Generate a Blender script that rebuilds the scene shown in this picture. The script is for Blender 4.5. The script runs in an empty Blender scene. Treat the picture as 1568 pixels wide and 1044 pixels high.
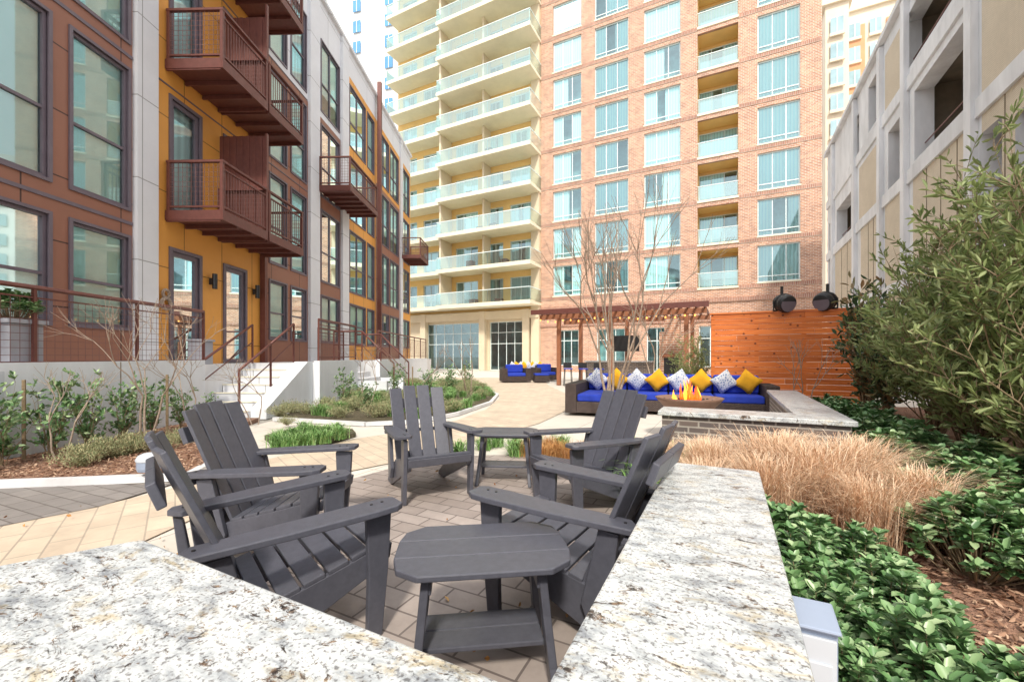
import bpy, bmesh, math, random
import numpy as np
from mathutils import Vector, Matrix
random.seed(7); rng=np.random.default_rng(7)
scene=bpy.context.scene
F=650.0; HC=1.28
def survey(u,v,z=0.0):
    Y=F*(HC-z)/(v-545.0); return ((u-784)/F*Y, Y, z)
A27=math.radians(27); CA,SA=math.cos(A27),math.sin(A27)
E1=Vector((CA,-SA,0)); E2=Vector((SA,CA,0))

# ------------------------------------------------------------ materials
def newmat(name):
    m=bpy.data.materials.new(name); m.use_nodes=True
    nt=m.node_tree; b=nt.nodes['Principled BSDF']; return m,nt,b
def N(nt,t,**kw):
    n=nt.nodes.new(t)
    for k,v in kw.items(): setattr(n,k,v)
    return n
def ramp(nt,fac,stops):
    r=N(nt,'ShaderNodeValToRGB'); el=r.color_ramp.elements
    while len(el)<len(stops): el.new(0.5)
    for e,(p,c) in zip(el,stops):
        e.position=p; e.color=(c[0],c[1],c[2],1)
    nt.links.new(fac,r.inputs[0]); return r.outputs[0]
def sc(c,k): return tuple(min(1,x*k) for x in c)
def M(name,col,rough=.6,var=.15,scale=6,bump=.0,metal=0,stretch=(1,1,1),bscale=None,spec=.5):
    m,nt,b=newmat(name)
    tc=N(nt,'ShaderNodeTexCoord'); mp=N(nt,'ShaderNodeMapping'); mp.inputs['Scale'].default_value=stretch
    nt.links.new(tc.outputs['Object'],mp.inputs[0])
    no=N(nt,'ShaderNodeTexNoise'); no.inputs['Scale'].default_value=scale; no.inputs['Detail'].default_value=4; no.inputs['Roughness'].default_value=.65
    nt.links.new(mp.outputs[0],no.inputs['Vector'])
    c=ramp(nt,no.outputs['Fac'],[(.3,sc(col,1-var)),(.7,sc(col,1+var))])
    nt.links.new(c,b.inputs['Base Color'])
    b.inputs['Roughness'].default_value=rough; b.inputs['Metallic'].default_value=metal
    b.inputs['Specular IOR Level'].default_value=spec
    if bump>0:
        n2=N(nt,'ShaderNodeTexNoise'); n2.inputs['Scale'].default_value=bscale or scale*6; n2.inputs['Detail'].default_value=2
        nt.links.new(mp.outputs[0],n2.inputs['Vector'])
        bp=N(nt,'ShaderNodeBump'); bp.inputs['Strength'].default_value=bump; bp.inputs['Distance'].default_value=.02
        nt.links.new(n2.outputs['Fac'],bp.inputs['Height']); nt.links.new(bp.outputs[0],b.inputs['Normal'])
    return m
def brickmat(name,c1,c2,mortar,w,h,ms,floor=False,rot=0,offset=.5,rough=.8,bump=.4,var=.25,bias=0,freq=2,nscale=.8):
    m,nt,b=newmat(name)
    tc=N(nt,'ShaderNodeTexCoord')
    mp=N(nt,'ShaderNodeMapping'); mp.inputs['Rotation'].default_value=(0,0,rot)
    if floor: nt.links.new(tc.outputs['Object'],mp.inputs[0])
    else:
        s=N(nt,'ShaderNodeSeparateXYZ'); nt.links.new(tc.outputs['Object'],s.inputs[0])
        a=N(nt,'ShaderNodeMath',operation='ADD'); nt.links.new(s.outputs[0],a.inputs[0]); nt.links.new(s.outputs[1],a.inputs[1])
        cb=N(nt,'ShaderNodeCombineXYZ'); nt.links.new(a.outputs[0],cb.inputs[0]); nt.links.new(s.outputs[2],cb.inputs[1])
        nt.links.new(cb.outputs[0],mp.inputs[0])
    br=N(nt,'ShaderNodeTexBrick'); br.offset=offset; br.offset_frequency=freq
    br.inputs['Scale'].default_value=1; br.inputs['Brick Width'].default_value=w; br.inputs['Row Height'].default_value=h
    br.inputs['Mortar Size'].default_value=ms; br.inputs['Mortar Smooth'].default_value=.1; br.inputs['Bias'].default_value=bias
    br.inputs['Color1'].default_value=(*c1,1); br.inputs['Color2'].default_value=(*c2,1); br.inputs['Mortar'].default_value=(*mortar,1)
    nt.links.new(mp.outputs[0],br.inputs['Vector'])
    no=N(nt,'ShaderNodeTexNoise'); no.inputs['Scale'].default_value=nscale; no.inputs['Detail'].default_value=5; no.inputs['Roughness'].default_value=.75
    nt.links.new(tc.outputs['Object'],no.inputs['Vector'])
    rr=ramp(nt,no.outputs['Fac'],[(.3,(1-var,)*3),(.7,(1+var,)*3)])
    mx=N(nt,'ShaderNodeMix',data_type='RGBA',blend_type='MULTIPLY'); mx.inputs[0].default_value=1
    nt.links.new(br.outputs['Color'],mx.inputs[6]); nt.links.new(rr,mx.inputs[7])
    nt.links.new(mx.outputs[2],b.inputs['Base Color']); b.inputs['Roughness'].default_value=rough
    bp=N(nt,'ShaderNodeBump',invert=True); bp.inputs['Strength'].default_value=bump; bp.inputs['Distance'].default_value=.01
    nt.links.new(br.outputs['Fac'],bp.inputs['Height']); nt.links.new(bp.outputs[0],b.inputs['Normal'])
    return m
def leafmat(name,c1,c2,c3,rough=.45,trans=.25):
    m,nt,b=newmat(name)
    g=N(nt,'ShaderNodeNewGeometry')
    c=ramp(nt,g.outputs['Random Per Island'],[(0,c1),(.5,c2),(1,c3)])
    nt.links.new(c,b.inputs['Base Color']); b.inputs['Roughness'].default_value=rough
    b.inputs['Specular IOR Level'].default_value=.4
    if trans>0:
        t=N(nt,'ShaderNodeBsdfTranslucent'); nt.links.new(c,t.inputs[0])
        mx=N(nt,'ShaderNodeMixShader'); mx.inputs[0].default_value=trans
        nt.links.new(b.outputs[0],mx.inputs[1]); nt.links.new(t.outputs[0],mx.inputs[2])
        nt.links.new(mx.outputs[0],nt.nodes['Material Output'].inputs[0])
    return m
def glassmat(name,tint,refl=.3,grough=.02,rcol=(.9,.97,1)):
    m,nt,b=newmat(name); nt.nodes.remove(b)
    t=N(nt,'ShaderNodeBsdfTransparent'); t.inputs[0].default_value=(*tint,1)
    g=N(nt,'ShaderNodeBsdfGlossy'); g.inputs['Roughness'].default_value=grough; g.inputs[0].default_value=(*rcol,1)
    fr=N(nt,'ShaderNodeFresnel'); fr.inputs[0].default_value=1.5
    a=N(nt,'ShaderNodeMath',operation='ADD',use_clamp=True); a.inputs[1].default_value=refl
    nt.links.new(fr.outputs[0],a.inputs[0])
    mx=N(nt,'ShaderNodeMixShader'); nt.links.new(a.outputs[0],mx.inputs[0])
    nt.links.new(t.outputs[0],mx.inputs[1]); nt.links.new(g.outputs[0],mx.inputs[2])
    nt.links.new(mx.outputs[0],nt.nodes['Material Output'].inputs[0]); return m
def curtainmat(name,col):
    m,nt,b=newmat(name)
    tc=N(nt,'ShaderNodeTexCoord'); w=N(nt,'ShaderNodeTexWave',bands_direction='X'); w.inputs['Scale'].default_value=1.6; w.inputs['Distortion'].default_value=1.5
    w.inputs['Detail'].default_value=1
    mp=N(nt,'ShaderNodeMapping'); mp.inputs['Scale'].default_value=(1,1,.08)
    nt.links.new(tc.outputs['Object'],mp.inputs[0]); nt.links.new(mp.outputs[0],w.inputs['Vector'])
    c=ramp(nt,w.outputs['Fac'],[(0,sc(col,.78)),(1,sc(col,1.05))]); nt.links.new(c,b.inputs['Base Color'])
    b.inputs['Roughness'].default_value=.9; return m
def emis(name,col,s):
    m,nt,b=newmat(name); b.inputs['Base Color'].default_value=(*col,1); b.inputs['Emission Color'].default_value=(*col,1); b.inputs['Emission Strength'].default_value=s; return m

def granite():
    m,nt,b=newmat('granite')
    tc=N(nt,'ShaderNodeTexCoord')
    mp=N(nt,'ShaderNodeMapping'); mp.inputs['Rotation'].default_value=(0,0,.25); mp.inputs['Scale'].default_value=(1,2.0,1)
    nt.links.new(tc.outputs['Object'],mp.inputs[0])
    def noise(s,d,r,dist,off=0):
        n=N(nt,'ShaderNodeTexNoise',noise_dimensions='4D'); n.inputs['W'].default_value=off; n.inputs['Scale'].default_value=s; n.inputs['Detail'].default_value=d; n.inputs['Roughness'].default_value=r; n.inputs['Distortion'].default_value=dist
        nt.links.new(mp.outputs[0],n.inputs['Vector']); return n.outputs['Fac']
    base=ramp(nt,noise(9,7,.72,.5),[(.36,(.28,.30,.33)),(.44,(.48,.51,.53)),(.52,(.66,.69,.70)),(.66,(.75,.77,.76))])
    tan=ramp(nt,noise(6,5,.75,1.0,3),[(.54,(1,1,1)),(.65,(.82,.69,.50))])
    m0=N(nt,'ShaderNodeMix',data_type='RGBA',blend_type='MULTIPLY'); m0.inputs[0].default_value=1; nt.links.new(base,m0.inputs[6]); nt.links.new(tan,m0.inputs[7])
    fl=ramp(nt,noise(9,6,.8,2.0,7),[(.567,(0,0,0)),(.598,(1,1,1))])
    n3=N(nt,'ShaderNodeTexNoise'); n3.inputs['Scale'].default_value=45; n3.inputs['Detail'].default_value=3
    nt.links.new(tc.outputs['Object'],n3.inputs['Vector'])
    fc=ramp(nt,n3.outputs['Fac'],[(.40,(.04,.032,.03)),(.5,(.12,.09,.075)),(.64,(.30,.20,.12))])
    mx=N(nt,'ShaderNodeMix',data_type='RGBA'); nt.links.new(fl,mx.inputs[0]); nt.links.new(m0.outputs[2],mx.inputs[6]); nt.links.new(fc,mx.inputs[7])
    n4=N(nt,'ShaderNodeTexNoise'); n4.inputs['Scale'].default_value=110; n4.inputs['Detail'].default_value=2
    nt.links.new(tc.outputs['Object'],n4.inputs['Vector'])
    sp=ramp(nt,n4.outputs['Fac'],[(.35,(.42,.40,.40)),(.45,(1,1,1))])
    m2=N(nt,'ShaderNodeMix',data_type='RGBA',blend_type='MULTIPLY'); m2.inputs[0].default_value=1
    nt.links.new(mx.outputs[2],m2.inputs[6]); nt.links.new(sp,m2.inputs[7])
    nt.links.new(m2.outputs[2],b.inputs['Base Color']); b.inputs['Roughness'].default_value=.3; b.inputs['Specular IOR Level'].default_value=.35
    return m
def cedar():
    m,nt,b=newmat('cedar')
    tc=N(nt,'ShaderNodeTexCoord'); mp=N(nt,'ShaderNodeMapping'); mp.inputs['Scale'].default_value=(1.2,1,14)
    nt.links.new(tc.outputs['Object'],mp.inputs[0])
    n=N(nt,'ShaderNodeTexNoise'); n.inputs['Scale'].default_value=1.6; n.inputs['Detail'].default_value=5; nt.links.new(mp.outputs[0],n.inputs['Vector'])
    c=ramp(nt,n.outputs['Fac'],[(.25,(.52,.13,.028)),(.5,(.76,.21,.042)),(.75,(.86,.30,.075))])
    g=N(nt,'ShaderNodeNewGeometry'); rr=ramp(nt,g.outputs['Random Per Island'],[(0,(.72,.66,.62)),(1,(1.15,1.1,1.05))])
    v=N(nt,'ShaderNodeTexVoronoi'); v.inputs['Scale'].default_value=5.5; nt.links.new(tc.outputs['Object'],v.inputs['Vector'])
    kn=ramp(nt,v.outputs['Distance'],[(.08,(.20,.12,.09)),(.19,(1,1,1))])
    m1=N(nt,'ShaderNodeMix',data_type='RGBA',blend_type='MULTIPLY'); m1.inputs[0].default_value=1; nt.links.new(c,m1.inputs[6]); nt.links.new(rr,m1.inputs[7])
    m2=N(nt,'ShaderNodeMix',data_type='RGBA',blend_type='MULTIPLY'); m2.inputs[0].default_value=1; nt.links.new(m1.outputs[2],m2.inputs[6]); nt.links.new(kn,m2.inputs[7])
    nt.links.new(m2.outputs[2],b.inputs['Base Color']); b.inputs['Roughness'].default_value=.6; return m

MT={}
MT['granite']=granite(); MT['cedar']=cedar()
MT['hdpe']=M('chair_plastic',(.092,.095,.120),.38,.12,30,.08,bscale=300)
MT['brick']=brickmat('tower_brick',(.60,.31,.195),(.36,.165,.11),(.66,.56,.46),.28,.10,.014,bias=-.05,var=.22,nscale=1.5)
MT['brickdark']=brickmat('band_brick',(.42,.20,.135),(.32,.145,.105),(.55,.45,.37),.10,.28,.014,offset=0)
MT['brickgrey']=brickmat('seatwall_brick',(.20,.15,.13),(.13,.11,.11),(.42,.38,.34),.2,.065,.009)
MT['brown']=brickmat('brown_panel',(.30,.13,.083),(.275,.12,.077),(.06,.025,.018),1.55,1.03,.012,offset=0,var=.08,rough=.5,bump=.2)
MT['mustard']=brickmat('mustard_panel',(.76,.35,.07),(.72,.335,.066),(.22,.1,.02),1.15,1.55,.01,offset=0,var=.06,rough=.55,bump=.2)
MT['ltgrey']=brickmat('pale_stucco',(.72,.73,.76),(.70,.71,.74),(.33,.33,.33),4.0,1.55,.01,offset=0,var=.06,rough=.8,bump=.2)
MT['white']=M('white_stucco',(.76,.79,.83),.85,.09,1.5,.15,bscale=60,stretch=(1,1,.4))
MT['beige']=M('beige_stucco',(.70,.60,.44),.85,.06,.8,.1,bscale=40)
MT['yellowb']=M('yellow_stucco',(.84,.58,.24),.85,.06,.8)
MT['slabw']=M('slab_paint',(.82,.77,.60),.8,.06,1)
MT['frame_d']=M('dark_bronze_frame',(.15,.12,.145),.45,.1,5)
MT['frame_w']=M('white_frame',(.72,.82,.82),.5,.06,5)
MT['rail']=M('red_brown_steel',(.15,.052,.042),.45,.15,10,metal=.1)
MT['wire']=M('steel_wire',(.22,.11,.10),.4,.1,10,metal=.3)
MT['glass']=glassmat('window_glass',(.76,.97,.97),.20,.02,(.72,.94,1))
MT['glassL']=glassmat('apartment_glass',(.88,1,.99),.14,.02,(.80,.97,1))
MT['railglass']=glassmat('rail_glass',(.72,.93,.90),.34,.15,(.80,.97,.95))
MT['curtain']=curtainmat('curtain',(.86,.95,.95))
MT['blind']=M('blind',(.82,.95,.90),.8,.05,3)
MT['interior']=M('interior',(.36,.47,.48),.9,.5,.7)
MT['interiorL']=M('apartment_interior',(.52,.66,.64),.9,.4,.7)
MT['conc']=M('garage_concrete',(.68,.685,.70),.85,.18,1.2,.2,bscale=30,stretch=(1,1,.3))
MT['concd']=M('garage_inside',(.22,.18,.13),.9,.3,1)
MT['mesh']=brickmat('mesh_screen',(.68,.59,.46),(.65,.565,.44),(.46,.39,.30),.04,.04,.005,offset=0,var=.1,bump=.3)
MT['patio']=brickmat('patio_paver',(.32,.27,.245),(.42,.36,.33),(.17,.14,.13),.30,.15,.006,floor=True,rot=A27,bump=.3,var=.15,nscale=3)
MT['path']=brickmat('path_paver',(.66,.545,.42),(.59,.48,.37),(.42,.35,.28),.34,.17,.006,floor=True,rot=.9,bump=.25,var=.16,nscale=2)
MT['plaza']=brickmat('plaza_concrete',(.70,.65,.58),(.66,.61,.54),(.48,.44,.39),1.2,1.2,.01,floor=True,rot=A27,offset=0,bump=.2,var=.1)
MT['dkpav']=brickmat('grey_paver',(.28,.255,.24),(.23,.21,.2),(.14,.12,.11),.30,.15,.006,floor=True,rot=.4,var=.15,nscale=3)
MT['ground']=M('ground',(.40,.38,.34),.95,.15,.5)
MT['mulch']=M('mulch',(.30,.17,.115),.95,.6,45,1.0,bscale=90)
MT['soil']=M('soil',(.12,.10,.06),.95,.5,20,1.0)
MT['leafA']=leafmat('leaf_gardenia',(.06,.14,.05),(.15,.29,.11),(.40,.52,.28),.35,0)
MT['leafB']=leafmat('leaf_myrtle',(.14,.20,.07),(.28,.35,.13),(.44,.50,.24),.5,.25)
MT['leafC']=leafmat('leaf_magnolia',(.04,.085,.04),(.09,.17,.075),(.34,.20,.09),.3,0)
MT['leafD']=leafmat('leaf_liriope',(.10,.24,.06),(.20,.38,.11),(.34,.48,.20),.4,0)
MT['leafE']=leafmat('leaf_heather',(.20,.25,.12),(.34,.36,.19),(.48,.42,.24),.6,0)
MT['straw']=leafmat('dry_grass',(.60,.34,.20),(.80,.56,.37),(.92,.78,.60),.7,0)
MT['rust']=leafmat('rust_grass',(.40,.16,.05),(.56,.28,.09),(.62,.38,.16),.7,0)
MT['chips']=leafmat('mulch_chip',(.18,.09,.055),(.40,.235,.155),(.62,.44,.31),.9,0)
MT['bark']=M('bark',(.36,.28,.22),.9,.3,25,.4)
MT['barkgreen']=M('stem',(.27,.20,.12),.8,.3,25)
MT['wicker']=brickmat('wicker',(.14,.10,.09),(.085,.06,.055),(.02,.015,.012),.05,.022,.004,bump=.8)
MT['blue']=M('blue_cushion',(.015,.045,.42),.85,.12,8,.1)
MT['yellow']=M('yellow_pillow',(.88,.44,.015),.85,.08,8,.1)
def patt():
    m,nt,b=newmat('patterned_pillow'); tc=N(nt,'ShaderNodeTexCoord'); v=N(nt,'ShaderNodeTexVoronoi',feature='DISTANCE_TO_EDGE'); v.inputs['Scale'].default_value=22
    nt.links.new(tc.outputs['Object'],v.inputs['Vector']); c=ramp(nt,v.outputs['Distance'],[(.12,(.75,.77,.8)),(.2,(.26,.34,.5))]); nt.links.new(c,b.inputs['Base Color']); b.inputs['Roughness'].default_value=.9; return m
MT['pattern']=patt()
MT['black']=M('black_metal',(.02,.02,.022),.4,.1,10)
MT['steel']=M('grey_planter',(.36,.37,.42),.5,.1,4)
MT['plaswhite']=M('white_plastic',(.60,.64,.70),.35,.03,4)
MT['plasblue']=M('grey_plastic_box',(.32,.38,.50),.35,.06,4)
MT['bowl']=M('fire_bowl_concrete',(.24,.14,.10),.7,.15,12,.2)
MT['bulb']=emis('bulb',(1,.42,.1),2.0)
MT['flame']=emis('flame',(1,.12,.01),1.6); MT['flame2']=emis('flame_core',(1,.42,.04),1.8)
MT['pergwood']=M('pergola_wood',(.30,.12,.06),.6,.2,10)
MT['orangebrick']=M('distant_orange',(.68,.36,.20),.85,.08,1)
MT['cream']=M('distant_cream',(.78,.69,.55),.85,.05,1)
MT['farwhite']=M('distant_white',(.82,.81,.79),.8,.04,1)
MT['bluewin']=M('blue_window',(.12,.32,.58),.12,.2,.3)
MT['farwin']=M('distant_window',(.34,.50,.56),.12,.25,.3)

# ------------------------------------------------------------ builder
class B:
    def __init__(s,name,loc=(0,0,0),rotz=0.0):
        s.name=name; s.loc=loc; s.rot=rotz; s.p={}
    def g(s,part): return s.p.setdefault(part,([],[]))
    def quad(s,part,a,b,c,d):
        v,f=s.g(part); n=len(v); v+= [a,b,c,d]; f.append((n,n+1,n+2,n+3))
    def poly(s,part,pts):
        v,f=s.g(part); n=len(v); v+=list(pts); f.append(tuple(range(n,n+len(pts))))
    def prism(s,part,pts,vec):
        v,f=s.g(part); n=len(v); k=len(pts)
        a=[tuple(p) for p in pts]; b=[(p[0]+vec[0],p[1]+vec[1],p[2]+vec[2]) for p in pts]
        v+=a+b; f.append(tuple(range(n,n+k))[::-1]); f.append(tuple(range(n+k,n+2*k)))
        for i in range(k):
            j=(i+1)%k; f.append((n+i,n+j,n+k+j,n+k+i))
    def box(s,part,x0,x1,y0,y1,z0,z1):
        s.prism(part,[(x0,y0,z0),(x1,y0,z0),(x1,y1,z0),(x0,y1,z0)],(0,0,z1-z0))
    def tube(s,part,p0,p1,r0,r1=None,n=6,cap=True):
        if r1 is None: r1=r0
        p0=Vector(p0); p1=Vector(p1); d=p1-p0
        if d.length<1e-6: return
        d.normalize(); a=d.orthogonal().normalized(); b=d.cross(a)
        v,f=s.g(part); k=len(v)
        for p,r in ((p0,r0),(p1,r1)):
            for i in range(n):
                t=2*math.pi*i/n; q=p+a*(r*math.cos(t))+b*(r*math.sin(t)); v.append(tuple(q))
        for i in range(n):
            j=(i+1)%n; f.append((k+i,k+j,k+n+j,k+n+i))
        if cap: f.append(tuple(range(k,k+n))[::-1]); f.append(tuple(range(k+n,k+2*n)))
    def lathe(s,part,c,prof,n=20):
        v,f=s.g(part); k=len(v)
        for r,z in prof:
            for i in range(n):
                t=2*math.pi*i/n; v.append((c[0]+r*math.cos(t),c[1]+r*math.sin(t),c[2]+z))
        for j in range(len(prof)-1):
            for i in range(n):
                q=(i+1)%n; f.append((k+j*n+i,k+j*n+q,k+(j+1)*n+q,k+(j+1)*n+i))
    def pillow(s,part,c,size,th,yaw,tilt,roll):
        v,f=s.g(part); k=len(v); n=8
        R=Matrix.Rotation(yaw,3,'Z')@Matrix.Rotation(tilt,3,'X')@Matrix.Rotation(roll,3,'Y')
        for side in (1,-1):
            for i in range(n+1):
                for j in range(n+1):
                    a=2*i/n-1; b=2*j/n-1
                    h=th*.5*(max(0,(1-a**4)*(1-b**4)))**.6
                    pin=1-.10*(1-abs(a*b)) if (abs(a)==1 or abs(b)==1) else 1-.06*(1-abs(a*b))
                    q=R@Vector((a*size/2*pin,side*h,b*size/2*pin)); v.append((c[0]+q.x,c[1]+q.y,c[2]+q.z))
        for sd in range(2):
            o=k+sd*(n+1)**2
            for i in range(n):
                for j in range(n):
                    q=(o+i*(n+1)+j,o+(i+1)*(n+1)+j,o+(i+1)*(n+1)+j+1,o+i*(n+1)+j+1)
                    f.append(q if sd else q[::-1])
    def build(s,mats,bevel=None,smooth=(),recalc=True,segs=2):
        objs=[]; single=len(s.p)==1
        par=None
        if not single:
            par=bpy.data.objects.new(s.name,None); scene.collection.objects.link(par)
            par.location=s.loc; par.rotation_euler=(0,0,s.rot); par.empty_display_size=.2
        for part,(v,f) in s.p.items():
            me=bpy.data.meshes.new(part); me.from_pydata([tuple(x) for x in v],[],f)
            if recalc:
                bm=bmesh.new(); bm.from_mesh(me); bmesh.ops.recalc_face_normals(bm,faces=bm.faces); bm.to_mesh(me); bm.free()
            me.materials.append(MT[mats.get(part,part)])
            if part in smooth:
                for p in me.polygons: p.use_smooth=True
            o=bpy.data.objects.new(s.name if single else part,me); scene.collection.objects.link(o)
            if single: o.location=s.loc; o.rotation_euler=(0,0,s.rot)
            else: o.parent=par
            bw=bevel.get(part) if isinstance(bevel,dict) else bevel
            if bw:
                md=o.modifiers.new('b','BEVEL'); md.width=bw; md.segments=segs; md.limit_method='ANGLE'; md.angle_limit=.6
            objs.append(o)
        return par or objs[0]
def clone(src,loc,rotz,scale=1.0,name=None):
    o=src.copy(); scene.collection.objects.link(o); o.name=name or src.name.split('.')[0]
    o.location=loc; o.rotation_euler=(0,0,rotz); o.scale=(scale,)*3 if not isinstance(scale,tuple) else scale
    for c in list(src.children):
        d=c.copy(); scene.collection.objects.link(d); d.parent=o
    return o

# ------------------------------------------------------------ facades
def facade(b,x0,x1,z0,z1,ops,matfn,cx=(),cz=(),depth=.2,y=0.0,rev='reveal'):
    xs=sorted(set([x0,x1]+[round(q,4) for o in ops for q in o[:2] if x0<q<x1]+[c for c in cx if x0<c<x1]))
    zs=sorted(set([z0,z1]+[round(q,4) for o in ops for q in o[2:4] if z0<q<z1]+[c for c in cz if z0<c<z1]))
    for i in range(len(xs)-1):
        for j in range(len(zs)-1):
            xc=(xs[i]+xs[i+1])/2; zc=(zs[j]+zs[j+1])/2
            if any(o[0]<xc<o[1] and o[2]<zc<o[3] for o in ops): continue
            b.quad(matfn(xc,zc),(xs[i],y,zs[j]),(xs[i+1],y,zs[j]),(xs[i+1],y,zs[j+1]),(xs[i],y,zs[j+1]))
    for a,c,d,e in [o[:4] for o in ops]:
        b.quad(rev,(a,y,d),(a,y+depth,d),(a,y+depth,e),(a,y,e)); b.quad(rev,(c,y,d),(c,y+depth,d),(c,y+depth,e),(c,y,e))
        b.quad(rev,(a,y,d),(c,y,d),(c,y+depth,d),(a,y+depth,d)); b.quad(rev,(a,y,e),(c,y,e),(c,y+depth,e),(a,y+depth,e))
def window(b,x0,x1,z0,z1,y,mv=(.5,),mh=(),fw=.06,curt=None,room=.9):
    y1=y; y0=y-.07
    for a,c,d,e in ((x0,x0+fw,z0,z1),(x1-fw,x1,z0,z1),(x0+fw,x1-fw,z0,z0+fw),(x0+fw,x1-fw,z1-fw,z1)):
        b.box('frames',a,c,y0,y1,d,e)
    for m in mv:
        q=x0+(x1-x0)*m; b.box('frames',q-fw*.4,q+fw*.4,y0+.004,y1-.004,z0+fw,z1-fw)
    for m in mh:
        q=z0+(z1-z0)*m; b.box('frames',x0+fw,x1-fw,y0+.008,y1-.008,q-fw*.45,q+fw*.45)
    b.quad('glass',(x0+.01,y-.03,z0+.01),(x1-.01,y-.03,z0+.01),(x1-.01,y-.03,z1-.01),(x0+.01,y-.03,z1-.01))
    W=x1-x0
    c=curt if curt is not None else random.choice([1,1,1,2,2,3,4,1,2])
    yc=y+.06
    def cu(a,d,lo=z0): b.quad('curtains',(a,yc,lo+.0),(d,yc,lo),(d,yc,z1),(a,yc,z1))
    if c==5: b.quad('blinds',(x0,yc-.05,z0),(x1,yc-.05,z0),(x1,yc-.05,z1),(x0,yc-.05,z1)); return
    if c==6:
        zz=z0+(z1-z0)*random.uniform(.12,.4); b.quad('blinds',(x0,yc-.05,zz),(x1,yc-.05,zz),(x1,yc-.05,z1),(x0,yc-.05,z1))
    if c==1: cu(x0,x1); return
    yb=y+room
    b.quad('interior',(x0,yb,z0),(x1,yb,z0),(x1,yb,z1),(x0,yb,z1))
    b.quad('interior',(x0,y,z0),(x0,yb,z0),(x0,yb,z1),(x0,y,z1)); b.quad('interior',(x1,y,z0),(x1,yb,z0),(x1,yb,z1),(x1,y,z1))
    b.quad('interior',(x0,y,z1),(x1,y,z1),(x1,yb,z1),(x0,yb,z1)); b.quad('interior',(x0,y,z0),(x1,y,z0),(x1,yb,z0),(x0,yb,z0))
    if c==2:
        k=random.uniform(.25,.42); cu(x0,x0+W*k); cu(x1-W*random.uniform(.25,.42),x1)
    elif c==3: cu(x0,x0+W*random.uniform(.5,.8))
    elif c==4: cu(x1-W*random.uniform(.5,.8),x1)
STD={'frames':'frame_w','glass':'glass','interior':'interior','curtains':'curtain','blinds':'blind'}

# ======= left apartment building
LB=B('apartment_building',(-7.33,0,0),math.radians(90)-.025)
fl=[(1.80,3.47),(4.02,6.58),(7.12,9.68),(10.22,12.75)]
wins=[(1.0,2.9),(4.6,6.55),(6.9,7.88),(12.3,13.15),(13.45,14.35),(15.45,16.95),(18.0,19.75),(20.05,20.9),(21.75,23.2),(23.5,25.0),(26.0,27.35)]
ops=[];wl=[]
for i,(a,c) in enumerate(wins):
    for k,(d,e) in enumerate(fl):
        ops.append((a,c,d,e)); wl.append((a,c,d,e,i,k))
doors=[]
for k,z in enumerate((1.1,4.27,7.37,10.47)):
    for (a,c) in ((8.86,9.62),(10.45,11.2)):
        e=z+2.38; ops.append((a,c,z,e)); doors.append((a,c,z,e))
def lmat(x,z):
    if z>13.1: return 'parapet'
    if 7.98<x<8.46 or 14.5<x<15.2 or 17.1<x<17.75 or 25.3<x<25.75: return 'pilasters'
    if 8.46<x<11.95 or 17.75<x<21.2 or x>25.75: return 'mustard_panels'
    if z>9.95 and x>11.95: return 'mustard_panels' if x>17.7 else 'pilasters'
    return 'brown_panels'
cx=[7.98,8.46,11.95,14.5,15.2,17.1,17.75,21.2,25.3,25.75]
facade(LB,-6,27.7,0,14.2,ops,lmat,cx=cx,cz=[13.1,9.95],depth=.10)
for a,c,d,e,i,k in wl:
    wd=c-a
    mh=(.42,) if k>0 else (.45,)
    mv=(.5,) if wd>1.2 else ()
    window(LB,a,c,d,e,.09,mv=mv,mh=mh,fw=.05,curt=random.choice([5,5,6,5,5,6,1]))
    for q in ((a-.05,a,d-.05,e+.05),(c,c+.05,d-.05,e+.05),(a,c,d-.05,d),(a,c,e,e+.05)):
        LB.box('window_trim',q[0],q[1],-.03,.02,q[2],q[3])
for a,c,z,e in doors:
    window(LB,a,c,z+.02,e,.09,mv=(),mh=(),fw=.09,curt=1)
    for q in ((a-.07,a,z,e+.07),(c,c+.07,z,e+.07),(a,c,e,e+.07)): LB.box('window_trim',q[0],q[1],-.03,.02,q[2],q[3])
for a,c in ((7.99,8.45),(14.51,15.19),(17.11,17.74),(25.31,25.74)):
    LB.box('pilasters',a,c,-.09,-.002,0,14.2)
LB.box('downpipes',11.82,11.94,-.16,-.02,1.1,4.1); LB.box('downpipes',21.1,21.25,-.3,-.1,0,14.9)
LB.box('coping',-6,27.75,-.12,.3,14.2,14.32)
LB.box('joint_trim',-6,7.97,-.02,-.003,3.72,3.78); LB.box('joint_trim',-6,7.97,-.02,-.003,6.82,6.88)
for z in (6.85,9.95): LB.box('joint_trim',8.5,14.45,-.015,-.002,z,z+.03)
LB.quad('roof',(-6,0,14.1),(27.7,0,14.1),(27.7,12,14.1),(-6,12,14.1))
LB.quad('end_wall',(27.7,0,0),(27.7,12,0),(27.7,12,14.2),(27.7,0,14.2))
LB.quad('end_wall',(-6,0,0),(-6,12,0),(-6,12,14.2),(-6,0,14.2)); LB.quad('end_wall',(-6,12,0),(27.7,12,0),(27.7,12,14.2),(-6,12,14.2))
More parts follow.
